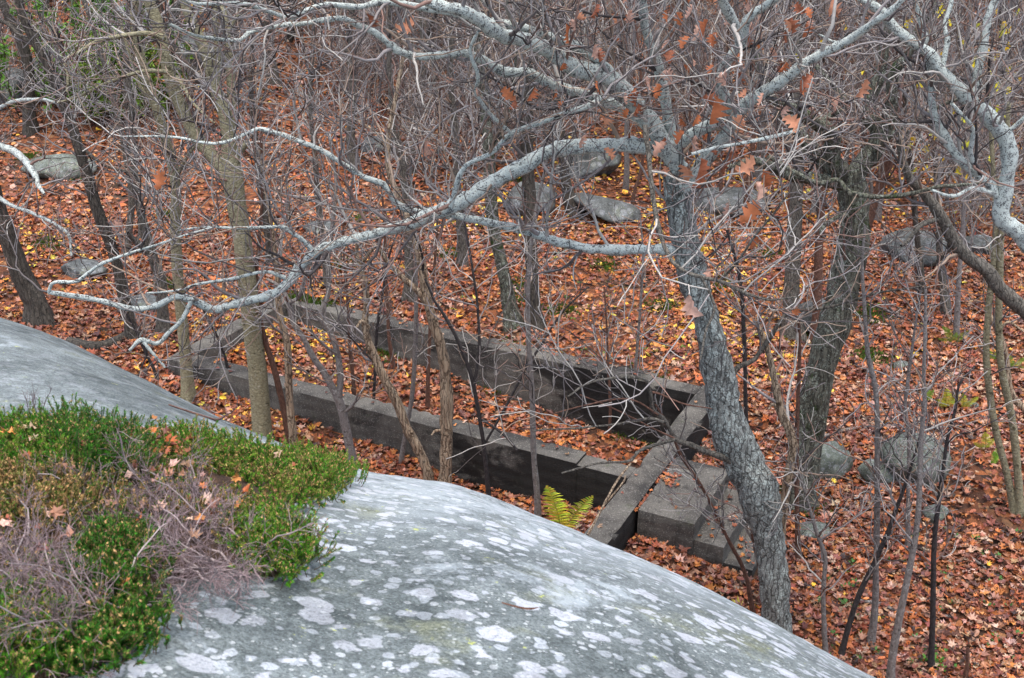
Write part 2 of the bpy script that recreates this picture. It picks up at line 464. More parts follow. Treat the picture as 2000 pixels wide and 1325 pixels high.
def soil(name, far=True):
    k = NT(name); v = k.coord()
    w = k.n('ShaderNodeVectorMath', operation='MULTIPLY_ADD'); nz = k.n('ShaderNodeTexNoise'); k.put(nz.inputs['Vector'], v); nz.inputs['Scale'].default_value = 14
    k.put(w.inputs[0], nz.outputs['Color']); w.inputs[1].default_value = (.06,) * 3; k.put(w.inputs[2], v)
    vo = k.voro(w.outputs[0], 11); s = k.n('ShaderNodeSeparateColor'); k.put(s.inputs[0], vo.outputs['Color'])
    c = k.ramp(s.outputs[0], [(0, (.035, .02, .014)), (.35, (.10, .04, .02)), (.6, (.19, .062, .024)), (.85, (.25, .085, .03)), (1, (.30, .15, .07))])
    c = k.mix(k.step(k.noise(v, 1.2, 4, .6), .5, .7), c, (.05, .032, .02))
    k.col(c)
    k.bump(k.math('ADD', k.math('MULTIPLY', vo.outputs['Distance'], 2), k.noise(v, 40, 3)), .8, .03)
    return k.m
M['soil'] = soil('leafy_soil')
def peat():
    k = NT('peat'); v = k.coord()
    k.col(k.ramp(k.noise(v, 25, 5, .7), [(.3, (.018, .012, .009)), (.55, (.06, .035, .022)), (.75, (.13, .07, .04))]))
    k.bump(k.noise(v, 60, 4), 1, .02); return k.m
M['peat'] = peat()

# ------------------------------------------------------------------ ground sheet
def axis(lo, hi, f0, f1, fine, growth=1.12, cap=3.0):
    c = list(np.arange(f0, f1, fine)); s = fine
    a = c[0]; left = []
    while a > lo: s = min(s * growth, cap); a -= s; left.append(a)
    s = fine; b = c[-1]; right = []
    while b < hi: s = min(s * growth, cap); b += s; right.append(b)
    return np.array(left[::-1] + c + right)
gx = axis(-90, 90, -5.5, 4.5, .085); gy = axis(-60, 120, 8.0, 16.0, .085)
X, Y = np.meshgrid(gx, gy)
Z = terrain(X, Y) + .012 * fbm2(X, Y, 6, 2, 8)
nx, ny = len(gx), len(gy)
i = (np.arange(ny - 1)[:, None] * nx + np.arange(nx - 1)[None]).ravel()
mb = MB(); mb.add(np.stack([X, Y, Z], -1).reshape(-1, 3), np.stack([i, i + 1, i + nx + 1, i + nx], 1))
tag(mb.build('forest_floor', M['soil']), 'sloping woodland floor covered in fallen leaves', kind='structure')

# ------------------------------------------------------------------ granite outcrop in the foreground
rr = np.concatenate([np.linspace(.02, 1.4, 16), np.arange(1.45, 6.2, .035), np.linspace(6.25, 9.5, 40)])
tt = np.concatenate([np.linspace(-math.pi, -.62, 90), np.arange(-.6, .6, .0075), np.linspace(.62, math.pi, 90)])
R_, T_ = np.meshgrid(rr, tt)
X, Y = R_ * np.sin(T_), R_ * np.cos(T_)
Z = rockz(X, Y)
Z = np.maximum(Z, -2.2)
nr, ntt = len(rr), len(tt)
i = (np.arange(ntt - 1)[:, None] * nr + np.arange(nr - 1)[None]).ravel()
mb = MB(); mb.add(np.stack([X, Y, Z], -1).reshape(-1, 3), np.stack([i, i + nr, i + nr + 1, i + 1], 1))
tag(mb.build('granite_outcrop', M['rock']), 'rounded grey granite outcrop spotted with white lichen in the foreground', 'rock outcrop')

# ------------------------------------------------------------------ concrete foundation
def block(mb, u0, u1, v0, v1, z0, z1, cell=.06, chip=.005, seed=0.0):
    """an irregular concrete prism in the (u, v) frame: gridded faces, rounded worn edges"""
    bm = bmesh.new()
    bmesh.ops.create_cube(bm, size=1.0)
    L = np.array([u1 - u0, v1 - v0, z1 - z0])
    for ax in range(3):
        n = max(1, int(round(L[ax] / cell)))
        for c in range(1, n):
            co = Vector((0, 0, 0)); co[ax] = -.5 + c / n
            no = Vector((0, 0, 0)); no[ax] = 1
            bmesh.ops.bisect_plane(bm, geom=bm.verts[:] + bm.edges[:] + bm.faces[:], plane_co=co, plane_no=no, dist=1e-5)
    bm.verts.ensure_lookup_table()
    V = np.array([v.co[:] for v in bm.verts]); Fc = np.array([[v.index for v in f.verts] for f in bm.faces if len(f.verts) == 4])
    bm.free()
    edge = (np.abs(np.abs(V) - .5) < 1e-4).sum(1)
    q = V * L + np.array([(u0 + u1) / 2, (v0 + v1) / 2, (z0 + z1) / 2])
    s = np.sign(V)
    nz = fbm(q * 3.1 + seed, 3); nz2 = fbm(q * 11 + seed, 2)
    on = (np.abs(np.abs(V) - .5) < 1e-4)
    amt = (chip * nz + .4 * chip * nz2)
    ins = np.where(edge >= 2, .004 + .006 * np.clip(nz2 + .3 * nz, 0, 1.2) + .045 * np.clip(nz2 + .5 * nz - .55, 0, .6), 0)
    q = q + on * s * (amt - ins)[:, None]
    x, y = uv2w(q[:, 0], q[:, 1])
    mb.add(np.stack([x, y, q[:, 2]], 1), Fc)
fx, fy = uv2w(-6.8, 11.2)
found = thing('concrete_foundation', (fx, fy, -.5), 'long rectangular roofless concrete foundation walls sunk in the leaf litter', 'foundation')
WALLS = [(-10.05, -4.33, 10.02, 10.30, -1.1, 0.0), (-4.40, -3.743, 10.035, 10.29, -1.1, -.03),
         (-9.79, -4.33, 12.17, 12.45, -1.1, 0.0), (-4.40, -3.743, 12.185, 12.435, -1.1, -.03),
         (-3.74, -3.46, 8.80, 12.455, -1.1, -.02), (-10.05, -9.793, 10.303, 12.45, -1.1, -.005)]
for w, wl in enumerate(WALLS):
    mb = MB(); block(mb, *wl, seed=w * 3.7)
    mb.build('wall', M['concrete'], found).data.set_sharp_from_angle(angle=math.radians(35))
sx, sy = uv2w(-2.9, 9.9)
steps = thing('concrete_steps', (sx, sy, -.6), 'concrete landing block with two lower steps beside the end wall', 'steps')
for w, wl in enumerate([(-3.43, -2.83, 9.51, 10.68, -1.2, -.02), (-2.90, -2.52, 9.53, 10.62, -1.2, -.21), (-2.60, -2.22, 9.56, 10.55, -1.2, -.40)]):
    mb = MB(); block(mb, *wl, cell=.06, seed=20 + w * 3.7)
    mb.build('step', M['concrete'], steps).data.set_sharp_from_angle(angle=math.radians(35))

# ------------------------------------------------------------------ boulders
def boulder(name, c, size, label, mat='boulder', seed=0, rot=0.0, sub=4, tilt=0.0, cat='boulder', flat=.5):
    bm = bmesh.new(); bmesh.ops.create_icosphere(bm, subdivisions=sub, radius=1.0)
    V = np.array([v.co[:] for v in bm.verts]); Fc = np.array([[v.index for v in f.verts] for f in bm.faces]); bm.free()
    g = np.random.default_rng(seed)
    r = np.ones(len(V))
    for k in range(9 if mat == 'boulder' else 15):                               # planes cut the ball into facets
        n = norm(g.normal(size=3)); d = g.uniform(.66, .94) if mat == 'boulder' else g.uniform(.55, .9)
        h = V @ n
        r = np.minimum(r, np.where(h > .05, d / np.maximum(h, .05), 9))
    r = np.clip(r, .4, 1.1) * (1 + .06 * fbm(V * 1.6 + seed, 3) + .025 * fbm(V * 6 + seed, 4))
    P = V * r[:, None] * np.array(size)
    ca, sa = math.cos(tilt), math.sin(tilt)
    P = np.stack([P[:, 0] * ca - P[:, 2] * sa, P[:, 1], P[:, 0] * sa + P[:, 2] * ca], 1)
    ca, sa = math.cos(rot), math.sin(rot)
    P = np.stack([P[:, 0] * ca - P[:, 1] * sa, P[:, 0] * sa + P[:, 1] * ca, P[:, 2]], 1)
    mb = MB(); mb.add(P, Fc)
    o = mb.build(name, M[mat]); o.location = (c[0], c[1], c[2] + size[2] * flat)
    tag(o, label, cat)
    return o
def stone(px, py, wpx, hpx, label, depth=.9, mat='boulder', seed=0, tilt=0.0, rot=0.0, cat='boulder', name='boulder', flat=.5):
    """px, py: foot of the stone in the photograph; wpx, hpx: its width and height there"""
    p = G(px, py)
    t = p[1] / ray(px, py)[1]
    w = wpx * t / 2; h = hpx * t / 2 * (1.05 if mat != 'far_rock' else .8)
    return boulder(name, p + np.array([0, w * depth * .6, 0]), (w * 1.12, w * depth, h), label, mat, seed, rot, 4 if wpx > 40 else 3, tilt, cat, flat)
stone(1620, 935, 85, 84, 'rounded grey boulder just right of the mossy oak foot', .9, seed=3, tilt=.2)
stone(1712, 948, 78, 56, 'small pale boulder lying between two larger boulders', .7, seed=5, tilt=-.4)
stone(1790, 945, 132, 112, 'large blocky greenish boulder behind the thin saplings', .9, seed=8, tilt=-.1)
stone(1830, 1020, 50, 40, 'small stone half hidden behind a sapling below the big boulder', .8, seed=12, cat='stone', name='stone')
stone(1592, 1052, 66, 26, 'flat grey stone in the leaves right of the leaning oak', .8, seed=14, cat='stone', name='stone')
stone(1898, 802, 30, 22, 'small pale stone beside the yellowing ferns', .8, seed=15, cat='stone', name='stone')
stone(1760, 722, 32, 20, 'low grey stone in the leaves left of the ferns', .8, seed=16, cat='stone', name='stone')
stone(1030, 425, 118, 105, 'big dark boulder behind the two slim trunks', .8, 'far_rock', 21)
stone(1150, 350, 120, 90, 'lichened ledge under the arching grey limb', .9, 'far_rock', 22, .3)
stone(1195, 440, 150, 70, 'sloping slab of rock behind the leaning oak', .9, 'far_rock', 23, -.3)
stone(735, 300, 80, 62, 'dark boulder among the brushwood in the middle distance', .8, 'far_rock', 24)
stone(1440, 420, 160, 70, 'long low rock behind the mossy oak', .8, 'far_rock', 25)
stone(1810, 520, 150, 105, 'broad boulder behind the leaning dead stem on the right', .8, 'far_rock', 26)
stone(1920, 500, 90, 60, 'dark boulder at the right edge under the lichened tree', .8, 'far_rock', 27)
stone(270, 610, 80, 50, 'low grey rock behind the lichened limb on the left', .8, 'far_rock', 28)
stone(160, 545, 100, 50, 'flat rock in the leaves beside the dark leaning trunk', .8, 'far_rock', 29)
stone(110, 350, 130, 48, 'flat mossy rock in the leaves at the left', .8, 'boulder', 30)
stone(100, 200, 200, 150, 'large shadowed boulder at the upper left edge', .8, 'far_rock', 31)
stone(235, 95, 150, 110, 'pale lichened boulder at the top left', .8, 'rock', 32)
stone(20, 205, 110, 110, 'tall dark rock at the far left', .8, 'far_rock', 33)
stone(400, 150, 160, 130, 'rock face behind the smooth olive tree', .8, 'far_rock', 34)
stone(1130, 165, 120, 80, 'weathered boulder high on the far slope behind the grey limbs', .8, 'far_rock', 35)
stone(620, 460, 70, 40, 'low rock among slim stems left of the dead stem', .8, 'far_rock', 36)
stone(1590, 660, 90, 130, 'upright rock between the mossy trunks', .6, 'far_rock', 37)

# ------------------------------------------------------------------ trees
def path(pts, y0, dy=(0, 0), m=None, ext=0.0):
    """pixel polyline with widths -> centre line and radii at depths y0+dy0 .. y0+dy1"""
    n = len(pts); out = []
    for a, (px, py, w) in enumerate(pts):
        y = y0 + dy[0] + (dy[1] - dy[0]) * a / max(1, n - 1)
        p = at(px, py, y); t = y / ray(px, py)[1]
        out.append((*p, w * t / 2))
    out = np.array(out)
    if ext:
        d = norm(out[-1, :3] - out[-2, :3]) * .6 + np.array([0, 0, .4])
        k = out[-1].copy(); k[:3] += norm(d) * ext * .5; k[3] *= .7; out = np.vstack([out, k])
        k = k.copy(); k[:3] += (norm(d) + np.array([.15, .1, .1])) * ext * .5; k[3] *= .45; out = np.vstack([out, k])
    m = m or max(10, 5 * len(out))
    q = crom(out, m); q[:, 3] = np.maximum(q[:, 3], .0015)
    return q[:, :3], q[:, 3]

TIPS = {}
def tree(name, label, cat, mat, trunk, branches=(), limb=None, ext=0.0, base=None, dyt=(0, 0), flare=1.35, tw=(0, 0, 0), tl=((.5, 1.2), (.25, .6), (.12, .3)),
         twig='twig', seed=1, sides=14, rough=.10, up=.25, group=None, jit=.3, ttmin=.35, r0=.010, slim=1.0):
    """trunk: pixel polyline from the foot upwards.  branches: [(points, (dy0, dy1))]"""
    g = np.random.default_rng(seed)
    foot = np.array(base) if base is not None else G(trunk[0][0], trunk[0][1])
    root = thing(name, foot, label, cat, group)
    P, R = path(trunk, foot[1], dyt, ext=ext); R = R * slim
    n = len(P)
    s = np.linspace(0, 1, n)
    R = R * (1 + (flare - 1) * np.exp(-s * n / 2.2))
    down = P[0] - np.array([0, 0, .3]); P = np.vstack([down, P]); R = np.concatenate([[R[0] * 1.1], R])
    if len(P) < 40 and sides > 9:
        q = crom(np.c_[P, R], 48); P, R = q[:, :3], np.maximum(q[:, 3], .002)
    mb = MB(); tubes(mb, P, R, sides + (6 if sides > 11 else 0), rough=rough, roots=.5 if sides > 11 else .25, seed=seed); mb.build('trunk', M[mat], root)
    lines = [(P[int(n * ttmin):], R[int(n * ttmin):])]
    for br in branches:
        pts, dy = br[:2]; bm_ = br[2] if len(br) > 2 else (limb or mat)
        e = pts[0][2] * 0 + (.8 if pts[-1][1] <= 5 else 0)
        p, r = path(pts, foot[1], dy, ext=e); r = r * slim
        p = p + .012 * np.stack([fbm(p * 4 + seed + k * 9, 2) for k in range(3)], 1) * np.linspace(0, 1, len(p))[:, None]
        mb = MB(); tubes(mb, p, r, 10 if pts[0][2] > 14 else 7, rough=rough * 1.1); mb.build('branch', M[bm_], root)
        if len(br) < 4: lines.append((p, r))
    if tw[0]:
        tw = [int(q * (1.0 if name != 'oak_tree' else 1)) for q in tw]
        L = np.stack([crom(p, 16) for p, r in lines]); Rr = np.stack([np.interp(np.linspace(0, 1, 16), np.linspace(0, 1, len(r)), r) for p, r in lines])
        mb = MB()
        tips = []
        p1, r1 = sprout(L, Rr, tw[0], tl[0], r0 * 1.7, .0042, jit * .75, up, .8, .1, 9, g); tubes(mb, p1, r1, 5, twig_cols(len(p1), g)); tips.append(p1)
        if tw[1]:
            p2, r2 = sprout(p1, r1, tw[1], tl[1], r0 * .8, .0034, jit * .65, up * .8, .8, .15, 7, g); tubes(mb, p2, r2, 4, twig_cols(len(p2), g)); tips.append(p2)
            if tw[2]:
                p3, r3 = sprout(p2, r2, tw[2], tl[2], r0 * .55, .0028, jit * .55, up * .8, .8, .15, 5, g); tubes(mb, p3, r3, 3, twig_cols(len(p3), g))
        tag(mb.build('twigs', M['twigs'], root), kind='stuff')
        TIPS[root.name] = np.concatenate([q[:, -1] for q in tips])
    return root

oak = tree('oak_tree', 'leaning grey oak with a long lichened limb reaching over the foundation', 'tree', 'oak',
    [(1527, 1275, 66), (1517, 1200, 66), (1508, 1120, 68), (1497, 1040, 74), (1478, 960, 92), (1442, 880, 84), (1415, 790, 76), (1395, 690, 74), (1372, 600, 72), (1347, 520, 70), (1331, 440, 66), (1322, 380, 60), (1318, 320, 52), (1312, 270, 44)],
    [([(1330, 330, 40), (1300, 296, 38), (1240, 283, 36), (1180, 284, 35), (1110, 288, 36), (1070, 298, 37), (1021, 326, 37), (983, 343, 36), (930, 378, 36), (880, 404, 34), (840, 420, 31), (790, 441, 28), (720, 459, 25), (660, 474, 24), (620, 492, 25), (592, 515, 24), (570, 545, 22), (540, 570, 21), (490, 588, 20), (420, 602, 19), (375, 584, 18), (345, 578, 16), (300, 598, 15), (255, 603, 14), (190, 588, 13), (140, 577, 12), (95, 570, 11)], (0, -.8)),
     ([(1345, 490, 32), (1290, 487, 26), (1200, 488, 24), (1140, 484, 23), (1070, 466, 22), (1020, 450, 21), (960, 436, 20), (895, 424, 19), (846, 419, 18), (783, 403, 15), (760, 375, 15), (748, 360, 14), (713, 347, 14), (680, 328, 13), (630, 294, 13), (577, 273, 12), (518, 255, 11), (490, 256, 9), (420, 280, 8), (350, 270, 6), (245, 268, 4)], (0, -.3)),
     ([(1318, 320, 46), (1285, 260, 44), (1240, 200, 42), (1190, 155, 42), (1122, 133, 40), (1070, 98, 38), (1020, 78, 36), (979, 68, 35), (947, 45, 33), (900, 20, 30), (825, 0, 26)], (0, -1.6)),
     ([(1300, 290, 32), (1240, 225, 28), (1185, 200, 26), (1140, 185, 25), (1087, 168, 25), (1035, 143, 24), (986, 140, 23), (940, 116, 20), (905, 105, 19), (860, 108, 18), (815, 110, 18), (779, 101, 19), (737, 67, 16), (697, 49, 14), (665, 38, 13), (580, 48, 11), (497, 58, 11), (466, 77, 10), (420, 77, 9), (378, 63, 7), (330, 45, 5)], (0, -1.9)),
     ([(1240, 200, 26), (1160, 110, 22), (1040, 60, 20), (900, 30, 18), (790, 10, 17), (737, 6, 15), (697, 14, 14), (630, 10, 13), (567, 33, 12), (520, 22, 11), (476, 9, 10), (420, 6, 9), (353, 1, 7)], (-.4, -2.2)),
     ([(1330, 380, 40), (1380, 310, 34), (1415, 265, 30), (1433, 238, 28), (1461, 200, 27), (1517, 165, 27), (1580, 119, 25), (1650, 84, 22), (1690, 58, 19), (1720, 35, 16), (1765, -5, 14)], (0, -1.2)),
     ([(1300, 300, 34), (1340, 268, 32), (1375, 250, 30), (1412, 224, 27), (1421, 200, 27), (1408, 168, 26), (1420, 120, 25), (1447, 84, 24), (1460, 40, 22), (1500, 10, 20), (1520, -10, 18)], (0, -.9)),
     ([(1447, 90, 24), (1437, 50, 24), (1415, 10, 24), (1400, -30, 20)], (-.7, -1.1)),
     ([(1312, 280, 30), (1300, 200, 26), (1285, 130, 24), (1262, 60, 22), (1255, 0, 20)], (0, -.5)),
     ([(1259, 245, 13), (1268, 315, 12), (1275, 385, 12), (1287, 452, 12), (1308, 503, 11), (1335, 528, 10), (1370, 542, 9), (1405, 549, 9), (1440, 566, 8), (1500, 585, 6), (1560, 580, 4)], (-1.3, -2.4), 'grey'),
     ([(1405, 549, 8), (1440, 512, 7), (1480, 455, 6), (1540, 378, 4)], (-2.0, -2.4), 'grey'),
     ([(1370, 542, 8), (1395, 600, 7), (1378, 650, 6), (1368, 700, 4)], (-2.1, -2.3), 'grey'),
     ([(1430, 730, 16), (1445, 715, 13), (1470, 705, 11), (1490, 680, 11), (1530, 620, 10), (1550, 608, 9), (1620, 600, 8), (1720, 570, 6), (1800, 560, 4)], (0, .3), 'dark'),
     ([(1440, 905, 20), (1410, 893, 16), (1385, 885, 15), (1345, 868, 14), (1320, 858, 12), (1295, 820, 11), (1275, 800, 10), (1268, 760, 9), (1250, 737, 8), (1160, 745, 6), (1110, 775, 5)], (0, -.9), 'grey', 0),
     ([(1320, 858, 9), (1250, 880, 8), (1230, 900, 7), (1170, 905, 6), (1100, 925, 4)], (-.55, -.8), 'grey', 0),
     ([(1295, 825, 9), (1270, 818, 8), (1200, 830, 6), (1110, 838, 5), (1040, 842, 4)], (-.65, -.8), 'grey'),
     ([(1268, 765, 6), (1290, 770, 5), (1340, 790, 4), (1390, 800, 3)], (-.6, -.5), 'red', 0), ([(1285, 810, 5), (1230, 780, 4), (1150, 790, 4), (1060, 815, 3)], (-.65, -.9), 'red', 0), ([(1320, 858, 5), (1260, 830, 4), (1200, 800, 4), (1130, 770, 3)], (-.55, -.6), 'red', 0),
     ([(557, 543, 11), (518, 531, 9), (455, 545, 8), (385, 554, 7), (350, 566, 6), (283, 573, 4)], (-.5, -.7)),
     ([(612, 492, 14), (592, 470, 12), (574, 458, 11), (553, 444, 10), (525, 444, 9), (455, 446, 8), (416, 445, 6), (350, 452, 4)], (-.5, -.6)),
     ([(95, 570, 10), (105, 552, 9), (147, 551, 9), (168, 538, 8), (196, 517, 8), (238, 500, 7), (297, 482, 6), (413, 444, 4)], (-.8, -.9)),
     ([(375, 584, 12), (357, 622, 12), (329, 650, 11), (308, 671, 11), (276, 664, 11), (252, 684, 8)], (-.65, -.8)),
     ([(280, 668, 9), (297, 689, 8), (322, 717, 5)], (-.78, -.8)),
     ([(880, 404, 14), (905, 330, 12), (960, 300, 12), (1000, 262, 14), (1060, 240, 14), (1110, 220, 16), (1180, 190, 16)], (-.4, -.9)),
     ([(1000, 262, 9), (950, 215, 10), (930, 180, 11), (935, 150, 10), (920, 100, 9), (935, 60, 7)], (-.7, -1.3)),
     ([(1560, 255, 10), (1500, 270, 10), (1420, 285, 9), (1350, 300, 9)], (-.8, -.9))],
    limb='oak_limb', tw=(260, 1700, 3000), tl=((.45, 1.5), (.25, .75), (.12, .38)), seed=5, rough=.24, ttmin=.75, flare=1.1, slim=.8, jit=.27, r0=.0095)

mossy = tree('mossy_oak_tree', 'dark mossy oak with a forked crooked crown on the right', 'tree', 'mossy',
    [(1562, 990, 62), (1568, 930, 60), (1580, 850, 62), (1596, 760, 66), (1615, 680, 70), (1640, 600, 68), (1658, 530, 66), (1668, 470, 62), (1668, 410, 58), (1662, 360, 56), (1650, 335, 50)],
    [([(1650, 350, 46), (1628, 315, 40), (1625, 266, 36), (1597, 241, 30), (1545, 210, 26), (1500, 189, 22), (1440, 180, 16)], (0, -.6)),
     ([(1640, 345, 36), (1601, 311, 34), (1559, 255, 28), (1527, 217, 24), (1490, 150, 18), (1470, 80, 14)], (0, .5)),
     ([(1660, 350, 48), (1690, 315, 46), (1712, 285, 44), (1713, 250, 40), (1695, 224, 34), (1705, 180, 28), (1722, 133, 26), (1730, 70, 22), (1742, 0, 18)], (0, .1)),
     ([(1712, 290, 36), (1732, 240, 32), (1742, 190, 28), (1748, 140, 24), (1775, 105, 20), (1790, 60, 17), (1830, 10, 14)], (0, -.3)),
     ([(1640, 358, 34), (1615, 353, 30), (1580, 348, 28), (1545, 343, 26), (1500, 322, 22), (1468, 318, 18), (1420, 330, 10)], (0, -.6)),
     ([(1500, 305, 9), (1552, 336, 10), (1597, 358, 11), (1636, 351, 11), (1650, 368, 12), (1664, 378, 12), (1720, 385, 11), (1790, 376, 10), (1832, 364, 9), (1880, 362, 7), (1990, 345, 4)], (-.9, -1.2)),
     ([(1655, 440, 14), (1650, 420, 11), (1610, 440, 12), (1604, 458, 9), (1612, 462, 6)], (-.2, -.5)),
     ([(1715, 290, 16), (1740, 265, 13), (1790, 235, 11), (1850, 200, 8), (1900, 190, 5)], (-.1, -.8)),
     ([(1597, 240, 14), (1650, 205, 14), (1630, 170, 13), (1592, 130, 12)], (-.1, .2))],
    limb='mossy', tw=(64, 260, 380), tl=((.5, 1.4), (.3, .7), (.15, .35)), seed=8, rough=.2, slim=.88, flare=1.05, ttmin=.7)

tree('lichened_tree', 'blue-grey lichened tree bending in from the right edge', 'tree', 'oak_limb',
    [(2070, 760, 46), (2060, 640, 44), (2040, 540, 42), (2000, 466, 40), (1958, 428, 38), (1960, 385, 37), (1972, 315, 37), (1961, 266, 36), (1930, 227, 34), (1888, 189, 32), (1839, 140, 27), (1814, 105, 25), (1755, 63, 24), (1720, 21, 22), (1678, -5, 20)],
    [([(1895, 195, 22), (1906, 165, 20), (1909, 140, 19), (1920, 90, 19), (1930, 35, 18), (1947, -5, 17)], (0, .1)),
     ([(1958, 400, 24), (1930, 355, 22), (1912, 343, 21), (1877, 315, 20), (1853, 280, 20), (1825, 227, 18), (1818, 157, 17), (1814, 105, 16), (1800, 40, 14), (1790, -5, 12)], (0, .15)),
     ([(1912, 343, 14), (1895, 300, 13), (1900, 250, 10), (1860, 200, 8)], (0, -.3)),
     ([(1839, 140, 13), (1850, 80, 12), (1845, 50, 10), (1860, 0, 9)], (0, .1)),
     ([(1720, 21, 11), (1690, 60, 9), (1640, 85, 7), (1600, 70, 5)], (0, -.2)),
     ([(1960, 266, 12), (1990, 240, 10), (2030, 200, 8)], (0, -.1)),
     ([(1945, 380, 12), (1900, 368, 10), (1860, 385, 9), (1820, 372, 6)], (0, -.3))],
    base=(*(at(2075, 1180, 8.6)[:2]), -.85), tw=(80, 330, 560), tl=((.4, 1.0), (.25, .5), (.1, .3)), seed=17, rough=.26, ttmin=.5, slim=.85)

tree('leaning_tree', 'half dead stem leaning left across the right edge', 'tree', 'grey',
    [(2080, 690, 30), (2000, 605, 29), (1954, 566, 28), (1930, 531, 27), (1888, 500, 26), (1860, 465, 25), (1839, 425, 23), (1807, 381, 19), (1776, 346, 16), (1758, 290, 13), (1751, 206, 9)],
    [([(1839, 425, 10), (1800, 440, 10), (1775, 470, 8), (1762, 480, 5)], (0, -.3)), ([(1860, 465, 12), (1845, 500, 8), (1820, 520, 5)], (0, .2))],
    base=(*(at(2110, 1020, 9.9)[:2]), -.8), tw=(24, 70, 100), seed=19, sides=12)

smooth = tree('smooth_barked_tree', 'olive smooth-barked tree forking into several stems at the left', 'tree', 'olive',
    [(514, 868, 38), (511, 820, 37), (505, 745, 37), (497, 680, 36), (490, 620, 36), (482, 540, 36), (472, 460, 36), (462, 400, 37), (455, 350, 39), (449, 300, 32), (445, 260, 27), (436, 215, 25), (420, 170, 24), (403, 105, 23), (378, 52, 21), (357, -5, 19)],
    [([(455, 365, 34), (438, 333, 30), (412, 300, 27), (385, 270, 26), (360, 220, 25), (338, 168, 25), (322, 105, 24), (308, 52, 23), (287, -5, 22)], (0, .3)),
     ([(448, 290, 22), (452, 250, 20), (452, 180, 18), (447, 105, 17), (438, 35, 16), (430, -5, 15)], (0, .3)),
     ([(422, 175, 14), (425, 130, 14), (424, 70, 13), (417, -5, 12)], (0, .3)),
     ([(459, 322, 16), (470, 298, 13), (483, 280, 12)], (0, -.1)),
     ([(322, 75, 14), (300, 68, 10), (283, 65, 10), (240, 70, 9), (190, 80, 9), (165, 97, 8), (130, 120, 7), (135, 150, 6), (132, 180, 5)], (0, -.5)),
     ([(328, 140, 10), (280, 140, 8), (230, 155, 7), (200, 165, 6), (150, 190, 5), (110, 200, 4)], (0, -.4)),
     ([(345, 150, 8), (362, 175, 7), (375, 200, 5), (420, 240, 4)], (0, -.3)),
     ([(448, 60, 8), (470, 20, 7), (480, -5, 6)], (.2, .1))],
    tw=(90, 420, 700), tl=((.5, 1.3), (.25, .6), (.12, .3)), seed=23, rough=.05, flare=1.15, ttmin=.5)

tree('smooth_barked_tree', 'slimmer olive stem left of the forked smooth tree', 'tree', 'olive',
    [(369, 780, 24), (364, 720, 23), (357, 640, 22), (349, 560, 21), (343, 460, 21), (343, 360, 20), (330, 300, 20), (315, 240, 19), (300, 195, 19), (285, 150, 18), (272, 100, 17), (260, 50, 15), (266, -5, 13)],
    [([(300, 195, 10), (275, 170, 8), (250, 100, 6), (230, 30, 5)], (0, .2)), ([(343, 350, 9), (370, 300, 7), (400, 270, 5)], (0, -.3))],
    tw=(40, 160, 260), seed=29, rough=.05, ext=.8)

tree('dark_tree', 'dark rough trunk with broken yellowish foot leaning at the left', 'tree', 'dark',
    [(262, 662, 26), (254, 630, 22), (242, 580, 21), (228, 518, 21), (212, 465, 21), (198, 430, 22), (182, 385, 22), (161, 315, 21), (140, 245, 20), (119, 193, 19), (100, 140, 19), (72, 88, 18), (45, 35, 17), (35, -5, 15)],
    [([(119, 195, 11), (132, 160, 9), (128, 120, 7), (110, 60, 5)], (0, -.3)), ([(72, 90, 12), (40, 70, 10), (10, 45, 8), (-20, 40, 6)], (0, .2)), ([(150, 280, 8), (200, 320, 6), (245, 335, 5), (290, 345, 3)], (0, -.3))],
    tw=(50, 190, 300), seed=31, rough=.16)

tree('dark_tree', 'stout dark trunk at the left edge above the pale rock', 'tree', 'dark',
    [(80, 630, 62), (72, 592, 44), (49, 552, 42), (30, 505, 40), (12, 450, 38), (-12, 380, 36), (-35, 300, 32), (-45, 200, 28), (-50, 100, 24), (-50, 0, 20)],
    [([(-30, 330, 20), (-10, 290, 17), (12, 290, 17), (35, 301, 16), (56, 322, 15), (70, 343, 14), (75, 362, 10), (85, 380, 5)], (0, -1.2)),
     ([(-12, 380, 12), (20, 400, 9), (70, 420, 8), (130, 455, 7), (140, 500, 5)], (0, -.8)),
     ([(-40, 240, 14), (10, 205, 9), (60, 195, 8), (110, 200, 6), (150, 230, 4)], (0, -.5))],
    limb='oak_limb', tw=(60, 250, 400), seed=37, rough=.14, flare=1.0, slim=.9)

